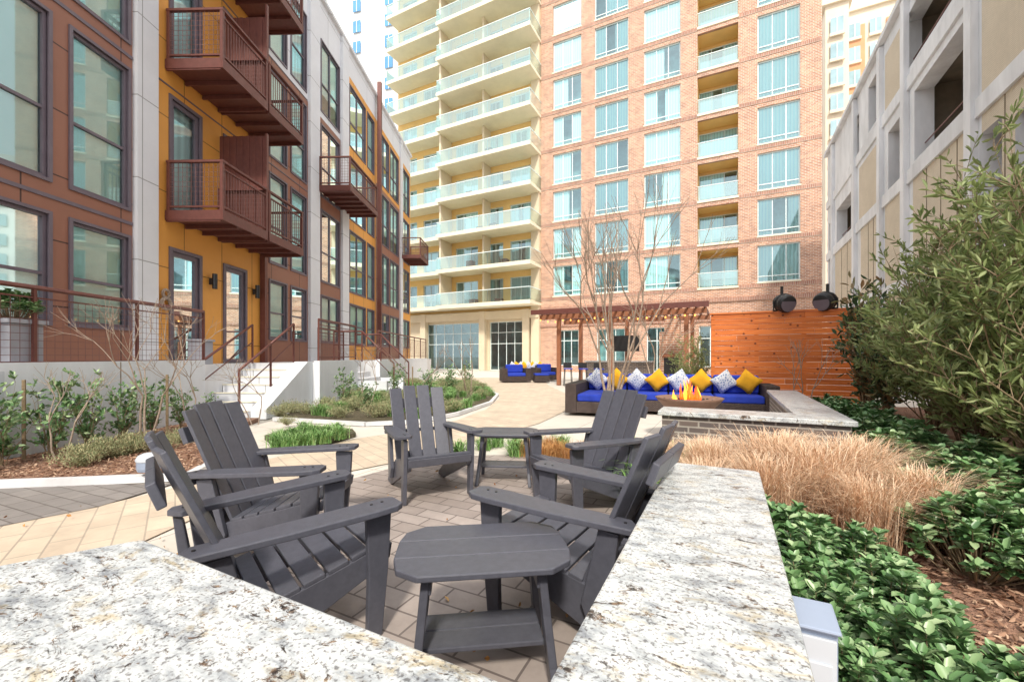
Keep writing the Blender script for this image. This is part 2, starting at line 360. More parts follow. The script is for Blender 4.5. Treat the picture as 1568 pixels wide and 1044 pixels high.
def balcony(x0,x1,z,dp=1.18):
    LB.box('balcony_slabs',x0,x1,-dp,-.01,z,z+.10)
    LB.box('balcony_edges',x0-.03,x1+.03,-dp-.035,-dp-.002,z-.06,z+.14); 
    for x in (x0-.032,x1+.002): LB.box('balcony_edges',x,x+.03,-dp,-.01,z-.06,z+.14)
    nb=max(2,int((x1-x0)/.4))
    for i in range(nb+1):
        x=x0+(x1-x0)*i/nb; LB.box('balcony_beams',x-.02,x+.02,-dp+.02,-.02,z-.09,z-.002)
    t=z+1.12
    for x in (x0,x1):
        LB.box('balcony_rails',x-.03,x+.03,-dp-.03,-dp+.03,z+.14,t)
        LB.box('balcony_rails',x-.03,x+.03,-.10,-.04,z+.14,t)
        LB.box('balcony_rails',x-.035,x+.035,-dp-.04,-.03,t,t+.045)
        LB.box('balcony_rails',x-.02,x+.02,-dp+.03,-.1,z+.2,z+.235)
    LB.box('balcony_rails',x0+.035,x1-.035,-dp-.04,-dp+.04,t+.001,t+.044)
    LB.box('balcony_rails',x0+.03,x1-.03,-dp-.02,-dp+.02,z+.2,z+.235); LB.box('balcony_rails',x0+.03,x1-.03,-dp-.02,-dp+.02,t-.14,t-.11)
    n=int((x1-x0)/.085)
    for i in range(1,n):
        x=x0+(x1-x0)*i/n; LB.box('balcony_pickets',x-.006,x+.006,-dp-.006,-dp+.006,z+.235,t-.14)
    for x in (x0,x1):
        for i in range(1,12):
            y=-dp+(dp-.08)*i/12; LB.box('balcony_pickets',x-.004,x+.004,y-.004,y+.004,z+.235,t)
        for i in range(1,9):
            zz=z+.235+(t-z-.235)*i/9; LB.box('balcony_pickets',x-.003,x+.003,-dp+.03,-.1,zz-.003,zz+.003)
for z in (4.12,7.22,10.32):
    balcony(8.72,10.2,z); balcony(10.32,11.85,z)
    for i in range(14):
        y=-1.15+i*.08; LB.box('balcony_dividers',10.235 if i%2 else 10.25,10.285 if i%2 else 10.27,y,y+.08,z+.15,z+2.45 if z<5 else z+2.2)
    LB.box('balcony_dividers',10.22,10.30,-1.19,-1.15,z+.15,z+2.5)
for x0,x1,z in ((15.15,17.95,7.22),(25.5,27.6,7.22)): balcony(x0,x1,z)
for x in (9.95,11.55):
    LB.tube('sconces',(x,-.12,2.85),(x,-.12,3.2),.055,n=10); LB.box('sconces',x-.03,x+.03,-.1,-.005,2.95,3.1)
for i in range(14):
    t=2*math.pi*i/14; LB.tube('door_wreath',(8.66+.11*math.cos(t),-.07,2.35+.11*math.sin(t)),(8.66+.11*math.cos(t+.5),-.05,2.35+.11*math.sin(t+.5)),.035,n=6)
    LB.tube('door_wreath',(8.66+.08*math.cos(t),-.07,2.55+.08*math.sin(t)),(8.66+.08*math.cos(t+.5),-.05,2.55+.08*math.sin(t+.5)),.028,n=6)
LB.build({**STD,'glass':'glassL','interior':'interiorL','frames':'frame_d','parapet':'ltgrey','pilasters':'ltgrey','mustard_panels':'mustard','brown_panels':'brown','reveal':'frame_d','window_trim':'frame_d','downpipes':'rail','coping':'ltgrey','roof':'ground','end_wall':'brown','balcony_slabs':'rail','balcony_edges':'rail','balcony_beams':'rail','balcony_rails':'rail','balcony_pickets':'wire','balcony_dividers':'rail','sconces':'black','door_wreath':'bark','joint_trim':'frame_d'})

# ======= brick tower
BT=B('brick_apartment_tower',(2.42,35.7,0),-A27)
cols=[(1.11,3.53),(4.64,7.25),(8.42,10.97),(15.8,18.2)]; log=(12.1,14.66)
ops=[];NF=12
for n in range(NF):
    z=6.23+3.08*n
    for c in cols: ops.append((c[0],c[1],z,z+2.45))
    ops.append((log[0],log[1],z-.12,z+2.5))
gops=[(1.4,3.3,.5,3.4),(4.8,7.0,.5,3.4),(8.6,10.8,.1,3.4),(12.2,14.4,.5,3.4)]
def bmat(x,z): return 'base_wall' if z<5.2 else 'walls'
facade(BT,0,19.35,0,44,ops+gops,bmat,cz=[5.2],depth=.22)
for n in range(NF):
    z=6.23+3.08*n
    for c in cols:
        window(BT,c[0],c[1],z,z+2.45,.20,mv=(.34,.67) if c is not cols[3] else (.36,.68),mh=(.16,),fw=.07)
        BT.box('sills',c[0]-.05,c[1]+.05,-.06,.05,z-.10,z-.003)
    BT.box('band_courses',0,log[0]-.02,-.035,-.002,z-.36,z-.12); BT.box('band_courses',log[1]+.02,19.35,-.035,-.002,z-.36,z-.12)
    a,c=log; zb=z-.12; zt=z+2.5; D=1.7
    BT.quad('loggia_side',(a,.2,zb),(a,D,zb),(a,D,zt),(a,.2,zt)); BT.quad('loggia_side',(c,.2,zb),(c,D,zb),(c,D,zt),(c,.2,zt))
    BT.quad('loggia_side',(a,.2,zt),(c,.2,zt),(c,D,zt),(a,D,zt)); BT.quad('loggia_side',(a,.2,zb),(c,.2,zb),(c,D,zb),(a,D,zb))
    BT.quad('loggia_side',(a,D,zt-.25),(c,D,zt-.25),(c,D,zt),(a,D,zt))
    window(BT,a+.01,c-.01,zb+.02,zt-.25,D-.01,mv=(.33,.66),mh=(),curt=random.choice([1,2,3]))
    BT.box('loggia_slab',a-.02,c+.02,-.08,.3,zb-.16,zb-.001)
    BT.quad('rail_glass',(a+.03,.05,zb+.08),(c-.03,.05,zb+.08),(c-.03,.05,zb+.98),(a+.03,.05,zb+.98))
    BT.box('rail_metal',a,c,.02,.08,zb+1.0,zb+1.05)
for g in gops: window(BT,g[0],g[1],g[2],g[3],.2,mv=(.33,.66),mh=(.7,),curt=0,fw=.07)
BT.box('cornice',0,19.4,-.12,-.003,5.05,5.3); BT.box('cornice',0,19.4,-.1,-.003,3.7,3.85)
BT.quad('side',(0,0,0),(0,18,0),(0,18,44),(0,0,44)); BT.quad('side',(19.35,0,0),(19.35,18,0),(19.35,18,44),(19.35,0,44)); BT.quad('side',(0,18,0),(19.35,18,0),(19.35,18,44),(0,18,44))
BT.box('roof',-.1,19.5,-.1,18.1,44,44.6)
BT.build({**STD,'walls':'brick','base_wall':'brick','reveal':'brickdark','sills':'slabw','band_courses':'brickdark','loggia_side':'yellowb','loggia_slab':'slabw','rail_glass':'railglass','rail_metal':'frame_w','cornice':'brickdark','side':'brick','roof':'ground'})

# ======= balcony tower
MB_=B('balcony_apartment_tower',(2.42,35.7,0),-A27)
ops=[];NF=12
groups=[(-15.0,-13.2),(-12.4,-9.9),(-8.6,-6.2),(-5.2,-3.6),(-2.9,-.9)]
for n in range(NF):
    z=5.72+3.15*n
    for a,c in groups: ops.append((a,c,z+.02,z+2.4))
gw=[(-11.9,-6.1,.02,4.3),(-4.96,-1.7,.02,4.3)]
def mmat(x,z): return 'lower_wall' if z<5.3 else ('walls2' if x<-9.2 else 'walls')
facade(MB_,-15.6,-.02,0,44,ops+gw,mmat,cx=[-9.2],cz=[5.3],depth=.2,y=.02)
for n in range(NF):
    z=5.72+3.15*n
    for a,c in groups: window(MB_,a,c,z+.02,z+2.4,.2,mv=(.33,.66) if c-a>2 else (.5,),curt=random.choice([0,1,2,3,4,2]))
    for (a,c,dp) in ((-9.1,.05,2.3),(-15.5,-9.1,1.75)):
        MB_.box('slabs',a,c,-dp,.0,z-.22,z)
        MB_.box('slab_edges',a-.04,c+.04,-dp-.04,-dp-.002,z-.27,z+.05)
        MB_.quad('rail_glass',(a,-dp+.03,z+.08),(c,-dp+.03,z+.08),(c,-dp+.03,z+1.05),(a,-dp+.03,z+1.05))
        MB_.box('rail_metal',a,c,-dp,-dp+.06,z+1.06,z+1.12)
        k=int((c-a)/1.3)
        for i in range(k+1):
            x=a+.03+(c-a-.06)*i/k; MB_.box('rail_metal',x-.02,x+.02,-dp+.035,-dp+.07,z,z+1.05)
        for x in (a+.02,c-.02):
            MB_.quad('rail_glass',(x,-dp,z+.08),(x,0,z+.08),(x,0,z+1.05),(x,-dp,z+1.05)); MB_.box('rail_metal',x-.02,x+.02,-dp+.07,0,z+1.062,z+1.118)
    MB_.box('dividers',-9.25,-9.05,-1.7,-.01,z+.001,z+2.92)
    MB_.box('dividers',-5.0,-4.85,-1.2,-.01,z+.001,z+2.92)
    for _ in range(2):
        x=random.uniform(-8,-1); MB_.box('patio_items',x,x+.6,-1.4,-.8,z+.0,z+random.uniform(.4,.8))
MB_.box('end_pier',-.75,-.03,-.35,.015,0,44)
for x in (-15.6,-12.4,-5.8,-1.5): MB_.box('columns',x,x+.6,-.5,.015,0,5.25)
MB_.box('entablature',-15.6,-.03,-.45,.01,4.5,5.2)
for a,c,d,e in gw: window(MB_,a,c,d,e,.2,mv=(.16,.33,.5,.66,.83) if c-a>4 else (.25,.5,.75),mh=(.55,.78),curt=0,fw=.06,room=4)
MB_.quad('side',(-15.6,0,0),(-15.6,18,0),(-15.6,18,44),(-15.6,0,44)); MB_.quad('side',(-15.6,18,0),(-.02,18,0),(-.02,18,44),(-15.6,18,44))
MB_.box('roof',-15.7,-.11,-.1,18.1,44,44.5)
MB_.build({**STD,'walls':'yellowb','walls2':'yellowb','lower_wall':'beige','reveal':'beige','slabs':'slabw','slab_edges':'slabw','rail_glass':'railglass','rail_metal':'frame_w','dividers':'beige','end_pier':'beige','columns':'beige','entablature':'beige','side':'beige','roof':'ground','patio_items':'wicker'})

# ======= parking garage : local x runs toward camera from far corner
GA=B('parking_garage',(5.6+.51*24,24,0),math.atan2(-CA,-SA))
def gx(Y): return (24-Y)/CA
def gop(Ya,Yb,z0,z1): return (gx(Yb),gx(Ya),z0,z1)
ops=[gop(10,12.8,7.15,9.25),gop(13.9,14.9,6.8,9.1),gop(19.4,22.0,7.0,8.8),gop(18.2,19.3,9.8,11.7),gop(15.9,17.0,10.2,12.0),gop(22.8,23.6,4.2,8.6),
     gop(6.9,8.3,4.9,6.0),gop(5.6,9.1,10.0,11.9),gop(10.2,13.6,10.2,11.9),gop(3.6,6.6,7.1,9.2),gop(-.5,2.6,7.1,9.2),gop(-.5,4.6,10.1,11.9),gop(3.0,5.6,4.3,6.0),gop(8.7,9.5,4.6,6.2)]
def gm(x,z):
    Y=24-x*CA
    if 1.0<z<6.6 and any(a<Y<b for a,b in ((9.9,12.9),(13.6,15.2),(15.8,18.0),(19.0,22.3),(5.0,9.4),(0,4.3))): return 'mesh_screens'
    if 7.0<z<9.3 and any(a<Y<b for a,b in ((6.7,9.4),(15.8,18.2))): return 'mesh_screens'
    if 9.98<z<12.0 and any(a<Y<b for a,b in ((13.7,15.2),(9.2,10.1))): return 'mesh_screens'
    return 'walls'
cxs=[gx(q) for q in (9.9,12.9,13.6,15.2,15.8,18.0,18.2,19.0,22.3,5.0,9.4,0,4.3,13.7,9.2,10.1,6.7)]
facade(GA,0,32,0,12.5,ops,gm,cx=cxs,cz=[1.0,6.6,7.0,9.3,9.98,12.0],depth=.45)
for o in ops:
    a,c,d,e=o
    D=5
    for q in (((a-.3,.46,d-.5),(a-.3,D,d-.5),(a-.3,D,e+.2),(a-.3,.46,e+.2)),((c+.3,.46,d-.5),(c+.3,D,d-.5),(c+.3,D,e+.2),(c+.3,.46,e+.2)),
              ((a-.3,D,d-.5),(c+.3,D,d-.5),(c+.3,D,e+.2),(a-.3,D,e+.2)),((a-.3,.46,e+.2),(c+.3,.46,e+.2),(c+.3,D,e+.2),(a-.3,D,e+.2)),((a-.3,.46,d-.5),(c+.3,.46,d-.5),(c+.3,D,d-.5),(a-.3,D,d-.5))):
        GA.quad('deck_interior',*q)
    GA.box('deck_beams',a-.2,c+.2,1.2,1.5,e-.35,e+.15)
    GA.tube('cables',(a,.25,d+.25),(c,.25,d+.25),.02); GA.tube('cables',(a,.25,d+.5),(c,.25,d+.5),.02)
for Y in (22.5,18.6,15.45,13.3,9.65,4.7,-.2,-4): GA.box('pilasters',gx(Y)-.16,gx(Y)+.16,-.14,-.002,0,12.45)
for z in (3.3,6.6,9.5): GA.box('bands',0,32,-.07,-.001,z,z+.42)
for Y in (21,20,17,16.4,12,11.2,10.4,8.6,7.6,6.2,3,1.5):
    GA.box('panel_joints',gx(Y)-.012,gx(Y)+.012,-.012,-.001,1.0,6.58)
GA.box('coping',-.05,32,-.18,.4,12.5,12.68)
GA.quad('end_wall',(0,0,0),(0,20,0),(0,20,12.5),(0,0,12.5)); GA.quad('roof',(0,0,12.4),(32,0,12.4),(32,20,12.4),(0,20,12.4)); GA.quad('end_wall',(0,20,0),(32,20,0),(32,20,12.5),(0,20,12.5)); GA.quad('end_wall',(32,0,0),(32,20,0),(32,20,12.5),(32,0,12.5))
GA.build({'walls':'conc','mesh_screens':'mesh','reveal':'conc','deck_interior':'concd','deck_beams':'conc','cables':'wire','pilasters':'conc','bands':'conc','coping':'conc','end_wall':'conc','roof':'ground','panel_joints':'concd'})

# ======= distant towers
def tower(name,x,y,w,d,h,rot,wall,win,cw,ch,fh,ww,trim=None,strip=None):
    t=B(name,(x,y,0),rot); t.box('walls',0,w,0,d,0,h)
    n=int(w/cw); m=int(h/fh)
    for i in range(n):
        if strip and i%2==1: t.box('brick_strips',(i+.5)*cw-ww/2-.5,(i+.5)*cw+ww/2+.5,-.2,-.003,0,h-2)
        for j in range(1,m):
            a=(i+.5)*cw-ww/2; t.box('windows',a,a+ww,-.26,-.21,j*fh,j*fh+ch); 
            t.box('mullions',a+ww/2-.05,a+ww/2+.05,-.32,-.262,j*fh,j*fh+ch)
            if trim: t.box('trim',a-.1,a+ww+.1,-.45,-.21,j*fh-.35,j*fh-.02)
    for j in range(1,m):
        t.box('side_windows',-.05,-.01,2,4.5,j*fh,j*fh+ch); t.box('side_windows',-.05,-.01,6,8.5,j*fh,j*fh+ch)
    t.box('parapet',-.4,w+.4,-.4,d+.4,h,h+1)
    return t.build({'walls':wall,'windows':win,'side_windows':win,'parapet':trim or wall,'mullions':'frame_w','trim':trim or wall,'brick_strips':strip or wall})
tower('white_office_tower',-42,78,25,20,75,-.25,'farwhite','bluewin',6.2,2.0,3.6,1.5)
tower('orange_condo_tower',42.6,58,9,14,47,-A27,'cream','farwin',2.2,1.9,3.1,1.2,'cream','orangebrick')
tower('cream_condo_tower',38.4,52,2.3,10,44,-A27,'cream','farwin',2.2,1.9,3.1,1.3,'cream')
tower('grey_office_tower',60,75,18,15,34,-.5,'farwhite','farwin',3.0,1.9,3.3,1.8)

# ------------------------------------------------------------ ground
gb=B('ground'); gb.quad('s',(-400,-400,-.02),(400,-400,-.02),(400,600,-.02),(-400,600,-.02)); gb.build({'s':'ground'},recalc=False)
def sheet(name,pts,z,mat):
    b=B(name); b.poly('s',[(p[0],p[1],z) for p in pts]); o=b.build({'s':mat},recalc=False)
    bm=bmesh.new(); bm.from_mesh(o.data); bmesh.ops.triangulate(bm,faces=bm.faces)
    for f in bm.faces:
        if f.normal.z<0: f.normal_flip()
    bm.to_mesh(o.data); bm.free(); return o
sheet('plaza_pavement',[(-4.8,-6),(14,-6),(24,26),(8,34),(-14,44),(-14,30),(-4.8,22)],-.012,'plaza')
sheet('paver_patio',[(-1.9,.2),(.2,-.2),(1.6,2.2),(1.2,5.0),(.4,5.6),(-1.0,5.4),(-2.0,4.0),(-1.3,3.0),(-3.3,1.6)],-.004,'patio')
path=[(-200,860),(0,805),(150,775),(270,745),(400,705),(540,672),(640,657),(700,643),(745,626),(766,608),(748,594),(715,585),(690,578),(830,578),(840,590),(866,602),(868,628),(825,648),(740,672),(600,708),(530,722),(400,752),(330,778),(205,835),(0,890),(-200,945)]
sheet('garden_path',[survey(*p)[:2] for p in path],.0,'path')
sheet('grey_paver_walk',[(-6,3.2),(-5.2,4.15),survey(250,741)[:2],survey(300,730)[:2],survey(150,776)[:2],survey(0,806)[:2],(-6,2.2)],.004,'dkpav')
def bed(name,pts,mat,z=.06):
    b=B(name); b.prism('soil',[(p[0],p[1],-.03) for p in pts],(0,0,z+.03)); o=b.build({'soil':mat})
    bm=bmesh.new(); bm.from_mesh(o.data); bmesh.ops.triangulate(bm,faces=[f for f in bm.faces if len(f.verts)>4]); bm.to_mesh(o.data); bm.free(); return o
bed('left_mulch_bed',[(-5.98,2.2),(-5.98,8.4),(-5.0,8.4),(-4.75,7.0),(-3.9,6.2),(-3.55,5.2),(-3.35,4.4),(-4.2,4.25),(-5.2,4.1)],'mulch')
isl=[survey(*p)[:2] for p in ((405,672),(470,655),(540,662),(545,668),(500,681),(430,690))]
bed('liriope_bed',isl,'soil')
cb_=[survey(*p)[:2] for p in ((420,644),(560,652),(640,648),(700,636),(752,618),(762,606),(742,596),(700,588))]+[(-4.75,20),(-4.75,8.8)]
bed('centre_garden_bed',cb_,'soil')
def LP(s,t,o=(.05,.75)): return (o[0]+E1.x*s+E2.x*t,o[1]+E1.y*s+E2.y*t)
bed('right_mulch_bed',[LP(.38,-1.5),LP(.38,1.95),(1.25,2.9),(1.05,4.9),(1.7,4.8),(3.25,4.1),(5.1,7.6),(5.4,9.2),(7.6,9.6),(9.9,9.0),(4.9,-1.5)],'mulch',.16)
def curb(name,pts,w=.09,h=.07,mat='conc'):
    b=B(name)
    for p,q in zip(pts[:-1],pts[1:]):
        p=Vector((p[0],p[1],0)); q=Vector((q[0],q[1],0)); d=(q-p).normalized(); n=Vector((-d.y,d.x,0))*w/2
        b.prism('c',[tuple(p-n),tuple(q-n),tuple(q+n),tuple(p+n)],(0,0,h))
    b.build({'c':mat})
curb('bed_edging',[(-5.2,4.1),(-4.2,4.25),(-3.35,4.4),(-3.55,5.2),(-3.9,6.2),(-4.75,7.0)])
curb('bed_edging',[survey(*p)[:2] for p in ((420,644),(560,652),(640,648),(700,636),(752,618),(762,606),(742,596),(700,588))])

# ------------------------------------------------------------ terrace, stairs, rails
T=B('terrace')
T.box('wall',-6.15,-6.0,-4,8.3,-.02,1.2); T.box('deck',-7.6,-6.151,-4,8.3,0,1.1); T.box('wall',-6.62,-6.151,8.302,8.45,-.02,1.16)
T.box('deck',-7.6,-6.52,8.46,10.6,0,1.1)
T.box('deck',-7.6,-4.95,10.601,13.2,0,1.1); T.box('wall',-4.949,-4.8,10.6,13.2,-.02,1.16)
T.box('deck',-7.6,-5.7,13.201,15.4,0,1.1)
T.box('deck',-7.6,-4.95,15.401,26,0,1.1); T.box('wall',-4.949,-4.8,15.4,24,-.02,1.16)
T.box('pipe',-5.995,-5.93,4.9,4.96,.05,1.1)
for y in (3.2,6.5): T.box('joints',-5.999,-5.994,y,y+.012,0,1.19)
T.build({'wall':'white','deck':'conc','pipe':'plaswhite','joints':'concd'})
def stairs(x0,x1,y0,y1,n):
    b=B('staircase'); H=1.1
    for i in range(n):
        z=H*(i+1)/(n+1)
        ya=y0+(y1-y0)*i/n
        b.box('steps',x0,x1,ya,y1-.002,H*i/(n+1),z-.0); b.box('nosings',x0,x1,ya-.02,ya+.05,z,z+.02)
    b.prism('stringer',[(x1+.003,y0+.1,0),(x1+.003,y1,0),(x1+.003,y1,1.14),(x1+.003,y1-.25,1.14),(x1+.003,y0+.1,.2)],(.32,0,0))
    return b.build({'steps':'ltgrey','nosings':'slabw','stringer':'white'})
stairs(-6.5,-5.3,8.5,10.595,6)
b=B('staircase')
for i in range(5):
    z=1.1*(i+1)/6; x=-4.0-(.35*i); b.box('steps',-5.69,x,13.45,15.15,1.1*i/6,z)
b.box('cheek',-5.0,-3.9,13.21,13.4,0,.5); b.box('cheek',-5.0,-3.9,15.2,15.39,0,.5)
b.build({'steps':'conc','cheek':'white'})
def railing(name,pts,h=1.05,post=1.5):
    b=B(name)
    for p,q in zip(pts[:-1],pts[1:]):
        p=Vector(p); q=Vector(q); L=(q-p).length; n=max(1,round(L/post)); up=Vector((0,0,1))
        for i in range(n+1):
            a=p.lerp(q,i/n); b.tube('posts',a,a+up*h,.027,n=4)
        b.tube('top_rail',p+up*h,q+up*h,.034,n=6)
        b.tube('top_rail',p+up*(h-.13),q+up*(h-.13),.014,n=4); b.tube('top_rail',p+up*.1,q+up*.1,.018,n=4)
        m=int(L/.10)
        for i in range(m+1):
            a=p.lerp(q,i/m); b.tube('mesh_wires',a+up*.1,a+up*(h-.13),.0036,n=3,cap=False)
        for i in range(1,9):
            z=.1+(h-.23)*i/9; b.tube('mesh_wires',p+up*z,q+up*z,.0036,n=3,cap=False)
    return b.build({'posts':'rail','top_rail':'rail','mesh_wires':'wire'})
railing('terrace_railing',[(-6.07,-2,1.1),(-6.07,8.35,1.1)])
railing('terrace_railing',[(-4.87,10.7,1.15),(-4.87,13.2,1.15)])
railing('terrace_railing',[(-4.87,15.45,1.15),(-4.87,24,1.15)])
railing('terrace_railing',[(-6.07,13.3,1.1),(-6.07,15.3,1.1)])
def handrail(name,pts,h=.95):
    b=B(name)
    P=[Vector(p) for p in pts]; up=Vector((0,0,h))
    for p,q in zip(P[:-1],P[1:]): b.tube('rail',p+up,q+up,.028,n=8); b.tube('rail',p+up*.55,q+up*.55,.014,n=6)
    for p in P: b.tube('posts',p,p+up,.025,n=6)
    return b.build({'rail':'rail','posts':'rail'},smooth=('rail',))
handrail('stair_handrail',[(-5.4,8.4,.05),(-5.4,9.5,.6),(-5.4,10.5,1.12)])
handrail('stair_handrail',[(-6.45,8.4,.0),(-6.45,10.55,1.1)])
handrail('stair_handrail',[(-5.6,13.35,1.1),(-4.7,13.3,1.1),(-3.7,13.3,.1)])
handrail('stair_handrail',[(-5.6,15.2,1.1),(-4.7,15.2,1.1),(-3.7,15.2,.1)])
b=B('terrace_screen_gate'); b.tube('f',(-6.25,5.0,1.1),(-6.25,5.0,3.1),.035,n=4); b.tube('f',(-6.25,3.4,3.1),(-6.25,5.0,3.1),.035,n=4)
for i in range(16): b.tube('w',(-6.25,3.4+.1*i,2.2),(-6.25,3.4+.1*i,3.1),.003,n=3)
for i in range(10): b.tube('w',(-6.25,3.4,2.2+.09*i),(-6.25,5.0,2.2+.09*i),.003,n=3)
b.build({'f':'rail','w':'wire'})

# ------------------------------------------------------------ seat walls
W1=B('granite_seat_wall',(.05,.75,0),-A27)
W1.prism('granite_cap',[(0,0,.63),(0,1.83,.63),(.02,1.87,.63),(.42,1.87,.63),(.44,1.85,.63),(.44,-.46,.63),(-1.22,-.46,.63),(-1.62,-.36,.63),(-1.42,0,.63)],(0,0,.05))
W1.box('brick_base',.04,.40,.03,1.83,-.02,.63); W1.box('brick_base',-1.38,.40,-.42,-.04,-.02,.63)
W1.build({'brick_base':'brickgrey','granite_cap':'granite'},bevel={'granite_cap':.008})
W2=B('granite_seat_wall',(3.16,3.87,0),-A27)
W2.prism('granite_cap',[(0,0,.63),(0,3.9,.63),(-.45,3.9,.63),(-.45,.45,.63),(-1.75,.45,.63),(-1.75,0,.63)],(0,0,.05))
W2.box('brick_base',-1.71,-.04,.04,.41,-.02,.63); W2.box('brick_base',-.41,-.04,.412,3.86,-.02,.63)
W2.build({'brick_base':'brickgrey','granite_cap':'granite'},bevel={'granite_cap':.008})

# ------------------------------------------------------------ chairs
def make_chair():
    b=B('adirondack_chair')
    for sx in (-1,1):
        X=lambda v:v*sx
        st=[(.36,.395),(.375,.34),(.35,.29),(.27,.26),(-.34,0),(-.49,0),(-.49,.035),(-.26,.19),(-.20,.262),(.10,.33)]
        b.prism('side_stringers',[(X(.252),y,z) for y,z in st],(X(.034),0,0))
        b.prism('front_legs',[(X(.288),y,z) for y,z in ((.265,0),(.335,0),(.365,.30),(.38,.562),(.262,.562),(.272,.30))],(X(.034),0,0))
        b.prism('rear_posts',[(X(.288),y,z) for y,z in ((-.34,.535),(-.25,.54),(-.17,.20),(-.21,.10),(-.28,.08))],(X(.034),0,0))
        arm=[(.235,-.37),(.30,-.42),(.345,-.40),(.385,-.05),(.405,.28),(.40,.375),(.375,.41),(.275,.41),(.25,.375),(.245,.2)]
        b.prism('armrests',[(X(x),y,.564+.035*(y)) for x,y in arm],(0,0,.028))
    n=4; w=.126; gap=.011; d=Vector((0,-.385,.92)).normalized(); nn=Vector((0,.92,.385)).normalized()
    for i in range(n):
        xc=(i-1.5)*(w+gap); off=.018*(abs(i-1.5)-.5)
        L=.80 if abs(i-1.5)<1 else .775
        base=Vector((xc,-.185+off,.225)); top=base+d*L+Vector(((i-1.5)*.008,0,0))
        sl=.012*(1 if i>1.5 else -1)*(1 if abs(i-1.5)>1 else .4)
        pts=[base+Vector((-w/2,-sl,0)),base+Vector((w/2,sl,0)),top+Vector((w/2,sl,-.0)),top+Vector((-w/2,-sl,0))]
        b.prism('back_slats',[tuple(p) for p in pts],tuple(nn*.022))
    b.prism('back_braces',[(-.34,-.352,.505),(.34,-.352,.505),(.34,-.365,.535),(-.34,-.365,.535)],(0,-.035,-.0)) 
    p=Vector((0,-.185,.225))+d*.62
    for half in (-1,1):
        b.prism('back_braces',[(0 if half>0 else -.255,p.y-.006,p.z-.05),(0 if half<0 else .255,p.y-.006,p.z-.05),(0 if half<0 else .255,p.y-.04,p.z+.045),(0 if half>0 else -.255,p.y-.04,p.z+.045)],(0,-.03,-.012))
    p=Vector((0,-.185,.225))+d*.06; b.box('back_braces',-.25,.25,p.y-.04,p.y-.006,p.z-.05,p.z+.06)
    prof=[(.395,.372),(.38,.415),(.29,.402),(.20,.376),(.10,.35),(.0,.326),(-.09,.304),(-.17,.284)]
    for i in range(1,len(prof)-1):
        (ya,za),(yb,zb)=prof[i],prof[i+1]; g=.006; 
        t=Vector((0,yb-ya,zb-za)).normalized(); a=Vector((0,ya,za))+t*g; c=Vector((0,yb,zb))-t*g
        up=Vector((0,-t.z,t.y)); up=up if up.z>0 else -up
        xw=.287 if yb>.22 else .285
        b.prism('seat_slats',[(-xw,a.y,a.z),(xw,a.y,a.z),(xw,c.y,c.z),(-xw,c.y,c.z)],tuple(-up*.022))
    b.prism('seat_slats',[(-.287,.40,.395),(.287,.40,.395),(.287,.388,.325),(-.287,.388,.325)],(0,-.02,0))
    for sx in (-1,1):
        for (x,y,z) in ((.305,.29,.604),(.305,.34,.606),(.29,-.36,.582)):
            b.tube('bolts',(sx*x,y,z-.004),(sx*x,y,z+.001),.007,n=8)
    return b.build({**{k:'hdpe' for k in ('side_stringers','front_legs','rear_posts','armrests','back_slats','back_braces','seat_slats')},'bolts':'black'},bevel={k:.005 for k in ('side_stringers','front_legs','rear_posts','armrests','back_slats','back_braces','seat_slats')})
ch=make_chair()
def place(o,x,y,d):
    o.location=(x,y,0); o.rotation_euler=(0,0,math.atan2(d[1],d[0])-math.pi/2)
place(ch,-.80,4.07,(.46,-.89))
for x,y,d in ((-1.57,2.88,(1,.05)),(-1.06,1.98,(.76,.65)),(.64,3.7,(-.88,-.47)),(.33,2.22,(-.84,.54))):
    o=clone(ch,(0,0,0),0); place(o,x,y,d)
def make_table():
    b=B('side_table')
    w,h=.345,.225
    for i in range(3):
        y0=-h+i*.151; y1=y0+.148
        if i==0: pts=[(-w+.10,y0),(w-.10,y0),(w-.02,y0+.06),(w,y1),(-w,y1),(-w+.02,y0+.06)]
        elif i==2: pts=[(-w,y0),(w,y0),(w-.02,y1-.06),(w-.10,y1),(-w+.10,y1),(-w+.02,y1-.06)]
        else: pts=[(-w,y0),(w,y0),(w,y1),(-w,y1)]
        b.prism('table_top',[(x,y,.482) for x,y in pts],(0,0,.024))
    for sx in (-1,1):
        for sy in (-1,1):
            prof=[(.09,.48),(.165,.48),(.17,.30),(.20,.12),(.25,0),(.17,0),(.125,.12),(.095,.30)]
            b.prism('legs',[(sx*(.20+ (.48-z)*.10),sy*y,z) for y,z in prof],(sx*.032,0,0))
        b.box('rails',sx*.215-.018,sx*.215+.018,-.16,.16,.40,.48)
    b.box('lower_shelf',-.235,.235,-.11,-.002,.15,.172); b.box('lower_shelf',-.235,.235,.002,.11,.15,.172)
    b.box('rails',-.2,.2,-.02,.02,.43,.48)
    return b.build({k:'hdpe' for k in ('table_top','legs','rails','lower_shelf')},bevel=.005)
tb=make_table(); tb.location=(-.12,1.74,0); tb.rotation_euler=(0,0,.12)
clone(tb,(-.07,4.4,0),-.08)

